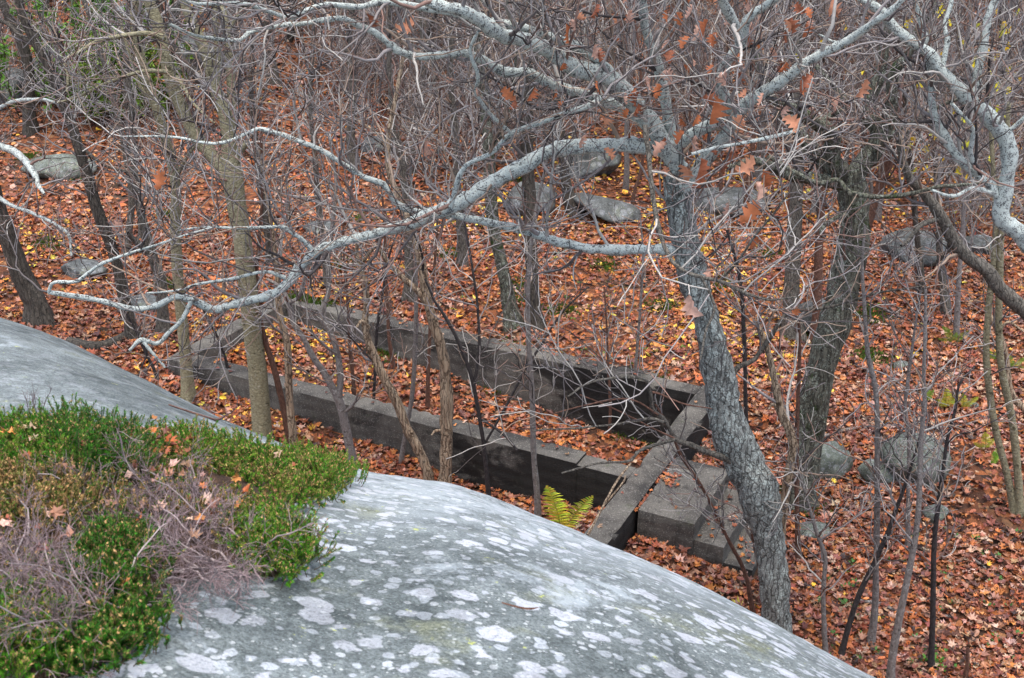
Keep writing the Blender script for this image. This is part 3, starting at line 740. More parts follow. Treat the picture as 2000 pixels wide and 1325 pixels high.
tree('slim_tree', 'thin straight stem between the dark trunk and the olive stems', 'tree', 'grey',
    [(248, 505, 13), (252, 452, 13), (257, 385, 12), (245, 298, 12), (232, 240, 11), (220, 190, 10), (207, 140, 9), (190, 80, 8), (170, 20, 7), (160, -5, 6)], tw=(26, 90, 120), seed=41, ext=.8)
tree('slim_tree', 'bent grey-brown trunk behind the lichened limb at the left', 'tree', 'grey',
    [(322, 650, 22), (318, 600, 21), (315, 552, 20), (298, 500, 19), (284, 450, 18), (272, 400, 16), (262, 330, 14), (262, 250, 12), (250, 160, 10), (240, 60, 8)],
    [([(296, 500, 14), (272, 478, 13), (255, 462, 11), (250, 455, 6)], (0, -.2))], tw=(24, 80, 120), seed=43)
tree('forked_sapling', 'crooked pale grey sapling forking low beside the heather', 'sapling', 'sapling',
    [(692, 925, 19), (684, 880, 18), (672, 820, 17), (660, 778, 16), (637, 735, 13), (609, 693, 12), (592, 660, 11), (574, 633, 11), (562, 588, 10), (545, 560, 8), (520, 545, 5)],
    [([(662, 775, 14), (665, 728, 13), (655, 675, 12), (640, 640, 13), (627, 619, 14), (634, 590, 11), (641, 570, 10), (641, 517, 9), (651, 430, 8), (655, 340, 6), (640, 260, 4)], (0, .2)),
     ([(565, 592, 8), (585, 580, 8), (592, 560, 7), (600, 520, 6), (615, 480, 4)], (0, -.2)),
     ([(655, 690, 6), (630, 672, 6), (600, 640, 4)], (0, -.2)), ([(668, 810, 6), (690, 790, 6), (700, 770, 4)], (0, -.1))],
    tw=(36, 120, 160), seed=47, sides=10, ttmin=.4, r0=.006)
tree('slim_tree', 'orange-brown peeling stem right of the olive trunk', 'tree', 'dead',
    [(575, 885, 17), (572, 850, 16), (566, 790, 15), (564, 745, 15), (561, 675, 14), (552, 640, 14), (545, 600, 12), (541, 540, 10), (535, 470, 8), (520, 380, 6), (505, 290, 5)], tw=(18, 60, 80), seed=53, sides=10)
tree('slim_tree', 'purple-brown leaning stem just right of the olive trunk', 'tree', 'red',
    [(566, 870, 14), (560, 830, 13), (546, 763, 12), (532, 710, 12), (522, 680, 11), (508, 623, 9), (500, 560, 8), (506, 470, 7), (512, 380, 6), (510, 250, 5)], tw=(14, 50, 60), seed=59, sides=9)
tree('dead_tree', 'standing dead stem with torn orange bark in front of the foundation', 'dead tree', 'dead',
    [(869, 962, 24), (872, 900, 24), (871, 830, 24), (872, 770, 23), (867, 710, 21), (858, 665, 20), (845, 625, 19), (833, 581, 18), (824, 520, 16), (812, 470, 15), (795, 425, 14), (775, 375, 13), (759, 333, 11), (758, 290, 10), (762, 245, 9), (775, 180, 8), (787, 112, 7)],
    [([(832, 592, 13), (812, 565, 12), (790, 546, 11), (768, 525, 10), (752, 507, 9), (740, 485, 6)], (0, -.2)),
     ([(871, 840, 6), (850, 842, 5), (842, 850, 3)], (0, -.1)), ([(760, 300, 5), (735, 260, 4), (700, 235, 3)], (0, .2))],
    tw=(12, 40, 50), seed=61, rough=.2, sides=14, flare=1.1)
tree('dead_tree', 'barkless dead stem curving down to the edge of the white rock', 'dead tree', 'dead',
    [(838, 955, 21), (836, 930, 20), (822, 887, 19), (798, 843, 19), (780, 798, 18), (762, 760, 18), (748, 735, 17), (733, 700, 16), (720, 668, 16), (713, 633, 14), (716, 588, 12), (712, 550, 11), (703, 520, 10), (696, 493, 8), (700, 470, 6)],
    [([(720, 640, 8), (706, 628, 7), (696, 640, 4)], (0, -.1)), ([(703, 520, 7), (722, 495, 7), (740, 475, 5)], (0, -.1))], tw=(10, 30, 0), seed=67, rough=.2, flare=1.05)
tree('slim_tree', 'left one of two slim dark trunks just behind the foundation', 'tree', 'mossy',
    [(1002, 640, 30), (997, 610, 27), (989, 565, 25), (976, 500, 24), (965, 450, 24), (960, 400, 24), (955, 315, 23), (950, 245, 22), (945, 160, 20), (930, 80, 17), (935, 0, 14)],
    [([(955, 300, 10), (985, 250, 8), (1000, 180, 6), (1010, 100, 5)], (0, .2))], tw=(40, 150, 200), seed=71, ext=.6)
tree('slim_tree', 'right one of two slim dark trunks just behind the foundation', 'tree', 'dark',
    [(1048, 642, 28), (1044, 600, 25), (1040, 535, 24), (1036, 465, 25), (1034, 400, 26), (1032, 350, 26), (1030, 300, 26), (1028, 245, 25), (1035, 160, 22), (1048, 80, 19), (1050, 0, 16)],
    [([(1030, 290, 12), (1075, 200, 9), (1110, 120, 8), (1150, 40, 6)], (0, .3))], tw=(40, 150, 200), seed=73, ext=.6)
tree('sapling', 'straight grey sapling standing in front of the near foundation wall', 'sapling', 'sapling',
    [(1051, 1012, 12), (1049, 960, 12), (1044, 911, 11), (1041, 850, 11), (1040, 790, 11), (1037, 730, 10), (1033, 675, 10), (1031, 587, 9), (1035, 500, 8), (1045, 420, 7), (1065, 330, 6), (1085, 240, 5)],
    tw=(30, 90, 90), seed=79, sides=8, ttmin=.25, r0=.005)
tree('sapling', 'black forked sapling left of the straight grey sapling', 'sapling', 'darkstem',
    [(956, 985, 9), (952, 940, 9), (945, 871, 8), (937, 820, 8), (927, 763, 8), (916, 720, 8), (892, 661, 7), (865, 612, 6), (850, 590, 5), (830, 545, 4)],
    [([(925, 757, 7), (934, 700, 6), (936, 654, 6), (930, 570, 5), (920, 507, 5), (905, 430, 4), (900, 350, 3)], (0, .2)), ([(1010, 880, 5), (985, 850, 5), (940, 820, 5)], (-.2, 0)), ([(945, 870, 5), (985, 800, 5), (1040, 700, 5), (1100, 610, 4), (1150, 560, 3)], (0, .3))],
    tw=(22, 60, 60), twig='twig', seed=83, sides=8, r0=.005)
for k, (lab, mt, pts) in enumerate([
    ('pinkish pole-like sapling left of the dead stem, nearest the foundation wall', 'sapling', [(783, 905, 9), (793, 840, 9), (804, 780, 9), (809, 720, 9), (811, 675, 9), (813, 587, 8), (812, 500, 7), (805, 400, 6), (800, 300, 5)]),
    ('thin brown sapling inside the foundation near its far wall', 'red', [(770, 720, 8), (760, 660, 7), (757, 600, 7), (752, 520, 6), (750, 430, 5), (742, 330, 4)]),
    ('thin sapling rising from the leaves inside the foundation', 'red', [(835, 800, 8), (836, 740, 8), (838, 690, 7), (842, 600, 6), (850, 500, 5), (856, 400, 4)]),
    ('dark thin stem leaning left of the barkless dead stem', 'darkstem', [(728, 830, 6), (732, 740, 6), (736, 650, 6), (745, 590, 5), (760, 500, 4), (790, 420, 3)]),
    ('slender sapling against the dark far corner of the foundation', 'sapling', [(1238, 842, 7), (1239, 790, 7), (1240, 740, 7), (1246, 660, 6), (1252, 580, 5), (1256, 500, 4), (1250, 420, 3)]),
    ('thin reddish sapling inside the foundation right of the middle', 'red', [(1190, 855, 6), (1192, 790, 6), (1188, 720, 5), (1185, 640, 4), (1180, 560, 3)]),
    ('purplish sapling in front of the near wall below the forked sapling', 'red', [(685, 835, 9), (692, 800, 9), (690, 740, 8), (684, 690, 7), (680, 600, 6), (672, 500, 5), (670, 400, 4)]),
    ('thin stem in front of the left end of the foundation', 'darkstem', [(452, 760, 6), (440, 700, 6), (425, 660, 5), (405, 620, 5), (390, 590, 4)]),
    ('thin stem beside the log at the left', 'darkstem', [(310, 748, 7), (300, 720, 6), (285, 690, 6), (262, 640, 5), (240, 600, 4)]),
    ]):
    tree('sapling', lab, 'sapling', mt, pts, tw=(16, 42, 40), seed=90 + k, sides=7, ttmin=.3, r0=.0045, tl=((.3, .8), (.15, .4), (.1, .2)))

for k, (lab, mt, pts) in enumerate([
    ('grey sapling nearest the leaning oak on the right slope', 'sapling', [(1700, 1255, 16), (1708, 1200, 14), (1711, 1117, 12), (1713, 998, 12), (1713, 890, 11), (1713, 790, 10), (1704, 730, 10), (1695, 692, 9), (1689, 605, 8), (1684, 520, 6), (1690, 440, 5)]),
    ('tall curving sapling cut by the lower edge of the picture', 'sapling', [(1738, 1345, 16), (1742, 1290, 16), (1755, 1216, 15), (1771, 1137, 14), (1787, 1057, 12), (1795, 978, 11), (1799, 860, 10), (1806, 790, 9), (1804, 740, 8), (1807, 650, 7), (1808, 560, 5)]),
    ('dark sapling with green sprouts at its foot', 'darkstem', [(1818, 1305, 12), (1822, 1196, 11), (1824, 1077, 10), (1830, 1006, 10), (1842, 919, 8), (1850, 860, 7), (1866, 800, 6), (1874, 750, 5), (1905, 715, 4)]),
    ('black slanting sapling leaning right over the leaves', 'darkstem', [(1641, 1285, 12), (1660, 1216, 11), (1680, 1157, 11), (1711, 1093, 10), (1735, 1038, 9), (1752, 990, 8), (1767, 950, 7), (1789, 880, 5), (1800, 840, 4)]),
    ('slim sapling in front of the large blocky boulder', 'sapling', [(1773, 1070, 9), (1774, 958, 8), (1776, 860, 8), (1768, 800, 7), (1773, 745, 7), (1787, 640, 5), (1800, 560, 4)]),
    ('crooked grey sapling just right of the leaning oak', 'sapling', [(1613, 1290, 11), (1610, 1230, 10), (1608, 1157, 9), (1612, 1093, 9), (1605, 1065, 8), (1597, 1046, 8), (1577, 978, 6), (1560, 920, 4)]),
    ('left stem of the twin saplings at the right edge', 'olive', [(1980, 1000, 15), (1975, 965, 14), (1965, 919, 14), (1949, 859, 14), (1937, 800, 14), (1928, 720, 14), (1926, 675, 13), (1931, 600, 13), (1942, 500, 12), (1944, 420, 11), (1938, 300, 9), (1930, 180, 7)]),
    ('right stem of the twin saplings at the right edge', 'olive', [(1990, 1003, 17), (1990, 960, 16), (1984, 880, 15), (1973, 800, 15), (1956, 720, 15), (1951, 640, 14), (1952, 560, 14), (1955, 465, 13), (1962, 350, 11), (1970, 200, 9)]),
    ('reddish stem behind the leaning oak trunk', 'red', [(1560, 1095, 11), (1558, 1050, 10), (1556, 980, 9), (1556, 880, 9), (1558, 790, 8), (1562, 700, 7), (1560, 620, 6)]),
    ('second reddish stem close behind the leaning oak', 'red', [(1500, 1180, 12), (1488, 1120, 11), (1472, 1050, 10), (1462, 980, 9), (1458, 900, 7)]),
    ('thin stem crossing the concrete steps', 'red', [(1472, 1205, 9), (1455, 1120, 8), (1420, 1050, 7), (1370, 950, 6), (1330, 890, 6), (1310, 840, 5), (1280, 790, 4)]),
    ('short broken stem at the lower right corner', 'red', [(1885, 1330, 9), (1890, 1290, 8), (1890, 1262, 6)]),
    ('dark upright stem right of the leaning oak trunk', 'darkstem', [(1460, 860, 8), (1456, 780, 8), (1455, 700, 8), (1452, 630, 8), (1448, 570, 7), (1440, 520, 6), (1420, 450, 5)]),
    ]):
    tree('sapling', lab, 'sapling', mt, pts, tw=(20, 55, 50) if 'short' not in lab else (0, 0, 0), seed=120 + k, sides=8, ttmin=.3, r0=.005, tl=((.3, .9), (.15, .45), (.1, .2)))
tree('dead_tree', 'pale splintered dead stem leaning against the leaning oak', 'dead tree', 'dead',
    [(1512, 1200, 15), (1520, 1110, 16), (1527, 1030, 16), (1534, 970, 17), (1541, 919, 18), (1549, 880, 17), (1545, 850, 17), (1532, 820, 16), (1522, 795, 18), (1513, 745, 14), (1502, 695, 12), (1490, 660, 13), (1478, 630, 7)],
    [([(1520, 800, 8), (1508, 790, 6), (1500, 800, 3)], (0, -.1))], tw=(8, 20, 0), seed=140, rough=.2, flare=1.0)
tree('dead_tree', 'pale barkless crooked stem between the twin saplings', 'dead tree', 'dead',
    [(2030, 840, 14), (2000, 798, 14), (1984, 783, 14), (1970, 755, 13), (1966, 720, 13), (1963, 690, 12), (1948, 645, 12), (1935, 620, 10), (1923, 601, 6)], [([(1950, 650, 6), (1970, 630, 6), (2000, 650, 4)], (0, -.1))],
    tw=(6, 14, 0), seed=141, rough=.2, flare=1.0)
for k, (lab, mt, pts) in enumerate([
    ('grey trunk with a mossy foot behind the mossy oak', 'grey', [(1550, 660, 36), (1547, 620, 31), (1546, 560, 30), (1550, 470, 29), (1556, 380, 26), (1560, 280, 22), (1552, 180, 18), (1560, 60, 14)]),
    ('reddish-brown trunk close behind the mossy oak', 'red', [(1592, 668, 20), (1596, 600, 18), (1598, 540, 17), (1600, 470, 16), (1606, 380, 14), (1612, 280, 12), (1620, 160, 10)]),
    ('dark red leaning stem right of the mossy oak fork', 'red', [(1655, 560, 20), (1680, 480, 18), (1700, 420, 17), (1722, 350, 16), (1738, 290, 14), (1750, 200, 11), (1755, 80, 9)]),
    ('slim grey trunk behind the leaning dead stem', 'grey', [(1848, 612, 16), (1842, 560, 14), (1836, 500, 13), (1833, 430, 12), (1828, 330, 11), (1820, 200, 9), (1822, 60, 7)]),
    ('slim trunk beside the broad boulder on the right', 'dark', [(1800, 570, 14), (1795, 500, 12), (1788, 430, 11), (1780, 330, 10), (1768, 230, 8), (1770, 80, 7)]),
    ('brown bent trunk at the sloping slab', 'dark', [(1125, 420, 30), (1112, 385, 22), (1103, 340, 20), (1100, 290, 18), (1090, 200, 15), (1095, 80, 11)]),
    ('slim grey trunk left of the two dark trunks', 'grey', [(905, 520, 18), (900, 450, 16), (893, 360, 15), (890, 260, 13), (880, 160, 11), (884, 40, 9)]),
    ('grey trunk behind the pinkish sapling', 'grey', [(800, 590, 20), (800, 520, 18), (796, 440, 17), (790, 350, 15), (770, 240, 13), (760, 120, 10), (762, 0, 8)]),
    ('brown trunk behind the smooth olive tree, to its right', 'dark', [(532, 520, 18), (525, 460, 16), (515, 400, 15), (505, 330, 14), (497, 260, 12), (490, 160, 10), (496, 40, 8)]),
    ('thin grey trunk right of the smooth olive tree', 'grey', [(640, 560, 13), (632, 480, 12), (622, 400, 12), (615, 300, 10), (606, 200, 9), (612, 80, 7)]),
    ('dark bowed trunk at the upper left beside the rocks', 'dark', [(60, 260, 26), (55, 200, 24), (58, 150, 22), (45, 90, 20), (20, 40, 18), (0, -5, 16)]),
    ('dark leaning trunk behind the olive forks', 'dark', [(450, 250, 24), (420, 190, 22), (385, 150, 21), (350, 112, 19), (320, 60, 16), (310, 0, 13)]),
    ('grey trunk among the brushwood near the top middle', 'grey', [(690, 330, 18), (685, 260, 17), (690, 180, 15), (680, 90, 13), (690, 0, 11)]),
    ('slender grey stem right of the dark left trunk', 'grey', [(280, 470, 12), (272, 400, 11), (262, 330, 11), (250, 250, 10), (246, 170, 9), (250, 60, 7)]),
    ]):
    tree('slim_tree', lab, 'tree', mt, pts, tw=(34, 120, 150), twig='twig_far', seed=150 + k, sides=12, ext=.8, ttmin=.3, r0=.009, tl=((.6, 1.6), (.3, .8), (.2, .4)))

# ------------------------------------------------------------------ hanging leaves
def oak_leaf_mesh(name, col, seed, size=.1):
    g = np.random.default_rng(seed)
    n = 9
    t = np.linspace(0, 1, n)
    w = .30 * np.sin(math.pi * np.clip(t * .92 + .05, 0, 1)) ** .8 * (1 + .45 * np.where(np.arange(n) % 2, 1, -1) * np.array([0] + [1] * (n - 2) + [0]))
    w[0] = .02; w[-1] = .05
    curl = g.uniform(-1.6, 1.6); fold = g.uniform(.2, 1.1)
    mid = np.stack([curl * .2 * np.sin(t * 3), .05 * np.sin(t * 4 + seed), -t], 1)
    l = mid + np.stack([-w, fold * w + .04 * g.normal(size=n), w * .15], 1); r = mid + np.stack([w, fold * w + .04 * g.normal(size=n), w * .15], 1)
    V = np.concatenate([l, mid, r]) * size
    i = np.arange(n - 1)
    mb = MB()
    c = np.array(col) * (1 + .25 * g.normal(size=(len(V), 1)) * .5)
    mb.add(V, np.concatenate([np.stack([i, i + 1, i + n + 1, i + n], 1), np.stack([i + n, i + n + 1, i + 2 * n + 1, i + 2 * n], 1)]), c)
    return mb.mesh(name, M['hang'])
OL = [oak_leaf_mesh('leaf', c, s) for s, c in enumerate([(.46, .15, .06), (.38, .12, .05), (.56, .31, .22), (.52, .23, .13), (.60, .36, .27), (.30, .10, .05)])]
YL = [oak_leaf_mesh('leaf', c, s, .055) for s, c in ((21, (.62, .5, .03)), (22, (.5, .48, .04)), (23, (.66, .42, .03)))]
def hang(root, spots, meshes, y, size=1.0, seed=3):
    g = np.random.default_rng(seed)
    for px, py, s in spots:
        tp = TIPS[root.name]; tx, ty = pix(tp[:, 0], tp[:, 1], tp[:, 2])
        dd = np.hypot(tx - px, ty - py + 12) + 14 * np.abs(tp[:, 1] - y)
        k = int(np.argmin(dd)); p = tp[k].copy(); yy = p[1]; tp[k] = (0, -50, 0)
        if dd[k] > 70: continue
        o = bpy.data.objects.new('leaf', meshes[g.integers(len(meshes))])
        o.location = p - np.array(root.location)
        o.rotation_euler = (g.uniform(-.7, .7), g.uniform(-.9, .9), g.uniform(0, 6.28))
        k = s * size * g.uniform(.85, 1.15) * (1.1 if s >= 1.1 and size < 1.3 else 1); o.scale = (k, k, k)
        COL.objects.link(o); o.parent = root
SP = [(1235, 15, 1), (1300, 40, .7), (1335, 42, .8), (1120, 65, 1.2), (1135, 30, .7), (1157, 90, 1), (1190, 85, .7), (1350, 40, .8), (1390, 58, .9), (1388, 205, 1.5), (1362, 222, 1.1), (1345, 285, 1.3), (1332, 312, 1.2), (1370, 335, 1.6),
      (1215, 285, 1.2), (1187, 285, .8), (1462, 335, 1.2), (1466, 365, 1.2), (1470, 395, 1.2), (1464, 415, 1), (1478, 475, 1.1), (1440, 425, 1.1), (1490, 515, .9), (1465, 470, .9), (1340, 615, 1.2), (1362, 540, .8), (1562, 600, .8), (1510, 525, .8), (1660, 172, 1.1),
      (1655, 185, 1), (1515, 140, .9), (1500, 95, .9), (1550, 70, .8), (1460, 78, .8), (1430, 60, .6), (1335, 310, 1), (985, 190, 1.1), (1042, 190, 1), (1075, 195, .7), (845, 270, 1.2), (838, 290, 1), (800, 38, 1.2), (722, 42, 1), (1220, 190, .7), (1188, 28, .8), (1800, 540, .8),
      (300, 345, 1), (250, 455, .9), (1240, 235, .7), (1250, 225, .8), (1130, 130, .7), (1160, 150, .8), (1110, 140, .7), (940, 30, .6), (1395, 10, .7), (1480, 20, .7), (1580, 50, .6), (1610, 5, 1.2), (1430, 300, 1.2), (1320, 140, .6), (1505, 250, 1), (1510, 235, .7), (1485, 100, .7),
      (1020, 200, .6), (915, 180, .7), (890, 160, .6), (1275, 120, .7), (1460, 300, .8), (1345, 8, .6), (1425, 345, .9), (1385, 20, .6)]
gl = np.random.default_rng(78)
hang(oak, SP + [(gl.uniform(1080, 1640), gl.uniform(0, 330), gl.uniform(.5, 1.1)) for _ in range(55)], OL, 7.5, 1.12)
hang(oak, [(1325, 785, 1.0), (1318, 760, .7), (1465, 740, .8), (1452, 710, .7), (1372, 500, 1.0), (1437, 1020, .7), (1425, 960, .6)], YL, 8.4, 1.4)
g = np.random.default_rng(77)
ysap = tree('yellow_leaved_sapling', 'bare twiggy sapling with a few small yellow leaves at the upper right', 'sapling', 'sapling',
    [(1868, 660, 11), (1872, 560, 10), (1880, 450, 9), (1886, 330, 8), (1892, 220, 7), (1888, 110, 6), (1900, 0, 5)], [([(1880, 420, 7), (1920, 300, 6), (1955, 180, 5), (1980, 60, 4)], (0, .2)), ([(1884, 380, 6), (1850, 280, 5), (1820, 170, 4), (1800, 60, 3)], (0, -.2))],
    tw=(60, 200, 300), twig='twig_far', seed=200, sides=8)
hang(ysap, [(g.uniform(1780, 1995), g.uniform(15, 350), g.uniform(.6, 1.2)) for _ in range(75)], YL, ysap.location[1] - .1, 1.9, 9)
hang(mossy, [(1590, 350, 1), (1630, 60, .7), (1650, 100, .8), (1616, 70, .8), (1560, 120, .7), (1700, 160, .6)], YL, mossy.location[1] - .6, 1.4, 10)

# ------------------------------------------------------------------ far thicket: individual saplings and trunks, copied
def place(x, y):
    px = float(pix(x, y, float(terrain(x, y)) + 1.5)[0])
    far = 'high upslope' if y > 27 else ('halfway upslope' if y > 22 else 'low on the slope')
    for lim, w in ((320, 'behind the dark leaning trunk'), (620, 'behind the forked olive tree'), (860, 'behind the standing dead stem'), (1120, 'behind the two slim trunks'),
                   (1400, 'behind the grey arching limbs'), (1700, 'behind the mossy oak crown'), (9999, 'behind the right lichened tree')):
        if px < lim: return far + ' ' + w
def copy_tree(root, loc, rz, s, label=None):
    r = root.copy(); COL.objects.link(r); r.location = loc; r.rotation_euler = (0, 0, rz); r.scale = (s, s, s)
    for ch in root.children:
        c = ch.copy(); COL.objects.link(c); c.parent = r
    return r
FARP = (.10, .14, .18, .2, .12, .10, .16)
def proto(name, label, cat, mat, group, H, r, seed, n1, n2, n3, wob=.06, up=.5, forks=0):
    g = np.random.default_rng(seed)
    root = thing(name, (0, 0, 0), label, cat, group)
    root['stemkind'] = mat; first_words[cat + mat] = label
    k = 12; z = np.linspace(-.2, H, k)
    P = np.stack([np.cumsum(g.normal(size=k)) * wob, np.cumsum(g.normal(size=k)) * wob, z], 1); P[:, :2] -= P[1, :2]
    R = r * (1 - .75 * np.linspace(0, 1, k)); R[0] *= 1.3; R[1] *= 1.15
    q = crom(np.c_[P, R], 26); P, R = q[:, :3], q[:, 3]
    mb = MB(); tubes(mb, P, R, 10 if r > .05 else 6, rough=.1); mb.build('trunk', M[mat], root)
    L, Rr = [P[None, 5:]], [R[None, 5:]]
    if forks:
        fp, fr = sprout(P[None, 6:20], R[None, 6:20], forks, (H * .35, H * .6), r * .55, .008, .22, .5, 1.0, 0, 21, g)
        for a in range(forks):
            mb = MB(); tubes(mb, fp[a], fr[a], 7, rough=.1); mb.build('branch', M[mat], root)
        L.append(fp); Rr.append(fr)
    L = np.concatenate(L); Rr = np.concatenate(Rr)
    mb = MB()
    p1, r1 = sprout(L, Rr, n1, (.5, 1.5), 0.012, .005, .16, up, .9, .02, 8, g); tubes(mb, p1, r1, 4, twig_cols(len(p1), g, FARP))
    p2, r2 = sprout(p1, r1, n2, (.3, .9), 0.009, .0045, .25, up * .7, .8, .1, 6, g); tubes(mb, p2, r2, 3, twig_cols(len(p2), g, FARP))
    p3, r3 = sprout(p2, r2, n3, (.15, .5), 0.007, .004, .25, up * .5, .8, .1, 4, g); tubes(mb, p3, r3, 3, twig_cols(len(p3), g, FARP))
    tag(mb.build('twigs', M['twigs'], root), kind='stuff')
    return root
g = np.random.default_rng(4)
first_words = {}
def plant(protos, spots, smin, smax):
    for a, (x, y) in enumerate(spots):
        p = protos[a % len(protos)]
        loc = (x, y, float(terrain(x, y))); rz = g.uniform(0, 6.28); s = g.uniform(smin, smax)
        if a < len(protos): p['label'] = first_words[p['category'] + p['stemkind']] + ' ' + place(x, y); p.location = loc; p.rotation_euler = (0, 0, rz); p.scale = (s, s, s)
        else: p = copy_tree(p, loc, rz, s)
        p['label'] = first_words[p['category'] + p['stemkind']] + ' ' + place(x, y)
def spots(n, ylo, yhi, cond, gap):
    out = []
    for _ in range(n * 80):
        y = g.uniform(ylo, yhi); x = g.uniform(-.52, .52) * y
        if not cond(x / y, y): continue
        if any((x - a) ** 2 + (y - b) ** 2 < gap ** 2 for a, b in out): continue
        out.append((x, y))
        if len(out) == n: break
    return out
thin = [proto('bare_sapling', 'thin grey sapling' if k % 2 else 'thin brown sapling', 'sapling', 'sapling' if k % 2 else 'red', 'bare saplings of the far thicket', 4.6 + k * .25, .026 + .005 * k, 300 + k, 24, 90, 130, .05) for k in range(6)]
plant(thin, spots(235, 17.5, 34, lambda t, y: not -.44 < t < -.29 and (y > 25 if t < -.13 else y > (20.5 if t < .1 else 18.5)), .42), .75, 1.2)
far_trunk = [proto('woodland_tree', {'dark': 'dark bare tree', 'grey': 'grey-brown bare tree', 'mossy': 'mossy bare tree'}[m_], 'tree', m_, 'bare trees of the far slope', 8.0, .10 + .02 * k, 320 + k, 34, 120, 160, .12, .4, 6) for k, m_ in enumerate(('dark', 'grey', 'mossy', 'grey'))]
plant(far_trunk, spots(34, 21, 36, lambda t, y: y > (26 if t < -.1 else 21), 1.3), .75, 1.15)
shrub = [proto('bare_shrub', 'tangled low bare shrub', 'shrub', 'sapling', 'bare shrubs in the middle distance', 1.9, .014, 340 + k, 30, 130, 220, .09, .35, 5) for k in range(3)]
plant(shrub, spots(56, 15.5, 27, lambda t, y: (t > -.19 and y > 19.5) or (t > .33) or (y > 24 and not -.43 < t < -.28), .7), .8, 1.3)

ORD = 'leftmost second third fourth fifth sixth seventh eighth ninth tenth eleventh twelfth thirteenth fourteenth fifteenth sixteenth seventeenth eighteenth'.split()
bykey = {}
for o in COL.objects:
    if o.parent is None and 'stemkind' in o.keys(): bykey.setdefault(o['label'], []).append(o)
for lab, os_ in bykey.items():
    if len(os_) > 1:
        os_.sort(key=lambda o: float(pix(*o.location)[0]))
        for a, o in enumerate(os_): o['label'] = (ORD[a] if a == 0 else ORD[min(a, 17)] + ' from left') + ' ' + lab if a < len(os_) - 1 else 'rightmost ' + lab
for o in COL.objects:
    if 'stemkind' in o.keys(): del o['stemkind']

# ------------------------------------------------------------------ log and fallen sticks
def stick(label, pts, name='fallen_branch', mat='sapling', lift=.03, tw=0, cat='branch', surf=None, seed=0):
    q = []
    for px, py, w in pts:
        p = (surf or G)(px, py); t = p[1] / ray(px, py)[1]
        q.append((p[0], p[1], p[2] + lift, w * t / 2))
    q = crom(np.array(q), max(12, 6 * len(q))); P, R = q[:, :3], np.maximum(q[:, 3], .002)
    o = thing(name, P[0], label, cat)
    mb = MB(); tubes(mb, P, R, 8 if pts[0][2] > 9 else 5, rough=.15); mb.build('stem', M[mat], o)
    if tw:
        mb = MB(); p1, r1 = sprout(P[None], R[None], tw, (.1, .45), .004, .0018, .25, .1, 1, .1, 6, np.random.default_rng(seed), flat=.3); tubes(mb, p1, r1, 4, twig_cols(len(p1), np.random.default_rng(seed))); tag(mb.build('twigs', M['twigs'], o), kind='stuff')
    return o
stick('dark rotting log lying in the leaves behind the pale rock', [(135, 672, 20), (185, 682, 20), (225, 672, 18), (262, 650, 16)], 'fallen_log', 'dark', .04, cat='log')
stick('long thin branch lying across the leaves behind the boulders', [(1590, 865, 5), (1640, 846, 6), (1700, 838, 6), (1800, 840, 6), (1880, 835, 5), (1935, 815, 4)], tw=8)
stick('fallen stick lying near the bottom of the right slope', [(1675, 1178, 7), (1720, 1185, 7), (1760, 1200, 7), (1860, 1210, 5)], tw=6)
stick('short pale stick propped beside the black slanting sapling', [(1630, 1208, 5), (1650, 1190, 5), (1672, 1175, 4)], mat='dead')
stick('pale broken stick beside the curving sapling', [(1782, 1068, 9), (1805, 1078, 9), (1835, 1090, 7)], mat='dead')
stick('brown stick at the far right of the leafy slope', [(1920, 1215, 8), (1950, 1210, 8), (1970, 1212, 6)], mat='red')
stick('thin fallen stick right of the dark sapling', [(1885, 1085, 5), (1905, 1100, 5), (1925, 1115, 4)])
stick('reddish twig lying on the lichened rock', [(980, 1180, 4), (1000, 1186, 5), (1030, 1192, 6), (1055, 1190, 4)], 'fallen_twig', 'red', .004, cat='twig', surf=RK)
stick('dead twig lying on the slope of the pale rock beyond the heather', [(330, 795, 3), (380, 812, 6), (420, 825, 6), (445, 812, 3)], 'fallen_twig', 'twig_red', .012, 5, 'twig', surf=RK)
sk = thing('leaning_stick', at(1150, 1040, 9.2), 'thin pale stick leaning on the end of the concrete cross wall', 'stick')
mb = MB(); P_, R_ = path([(1148, 1045, 6), (1180, 985, 5), (1205, 940, 5), (1232, 905, 4)], 9.05, (0, .9)); tubes(mb, P_, R_, 6, rough=.1)
P_, R_ = path([(1182, 985, 4), (1215, 945, 4), (1222, 930, 3)], 9.4, (0, .3)); tubes(mb, P_, R_, 5); mb.build('stem', M['dead'], sk)

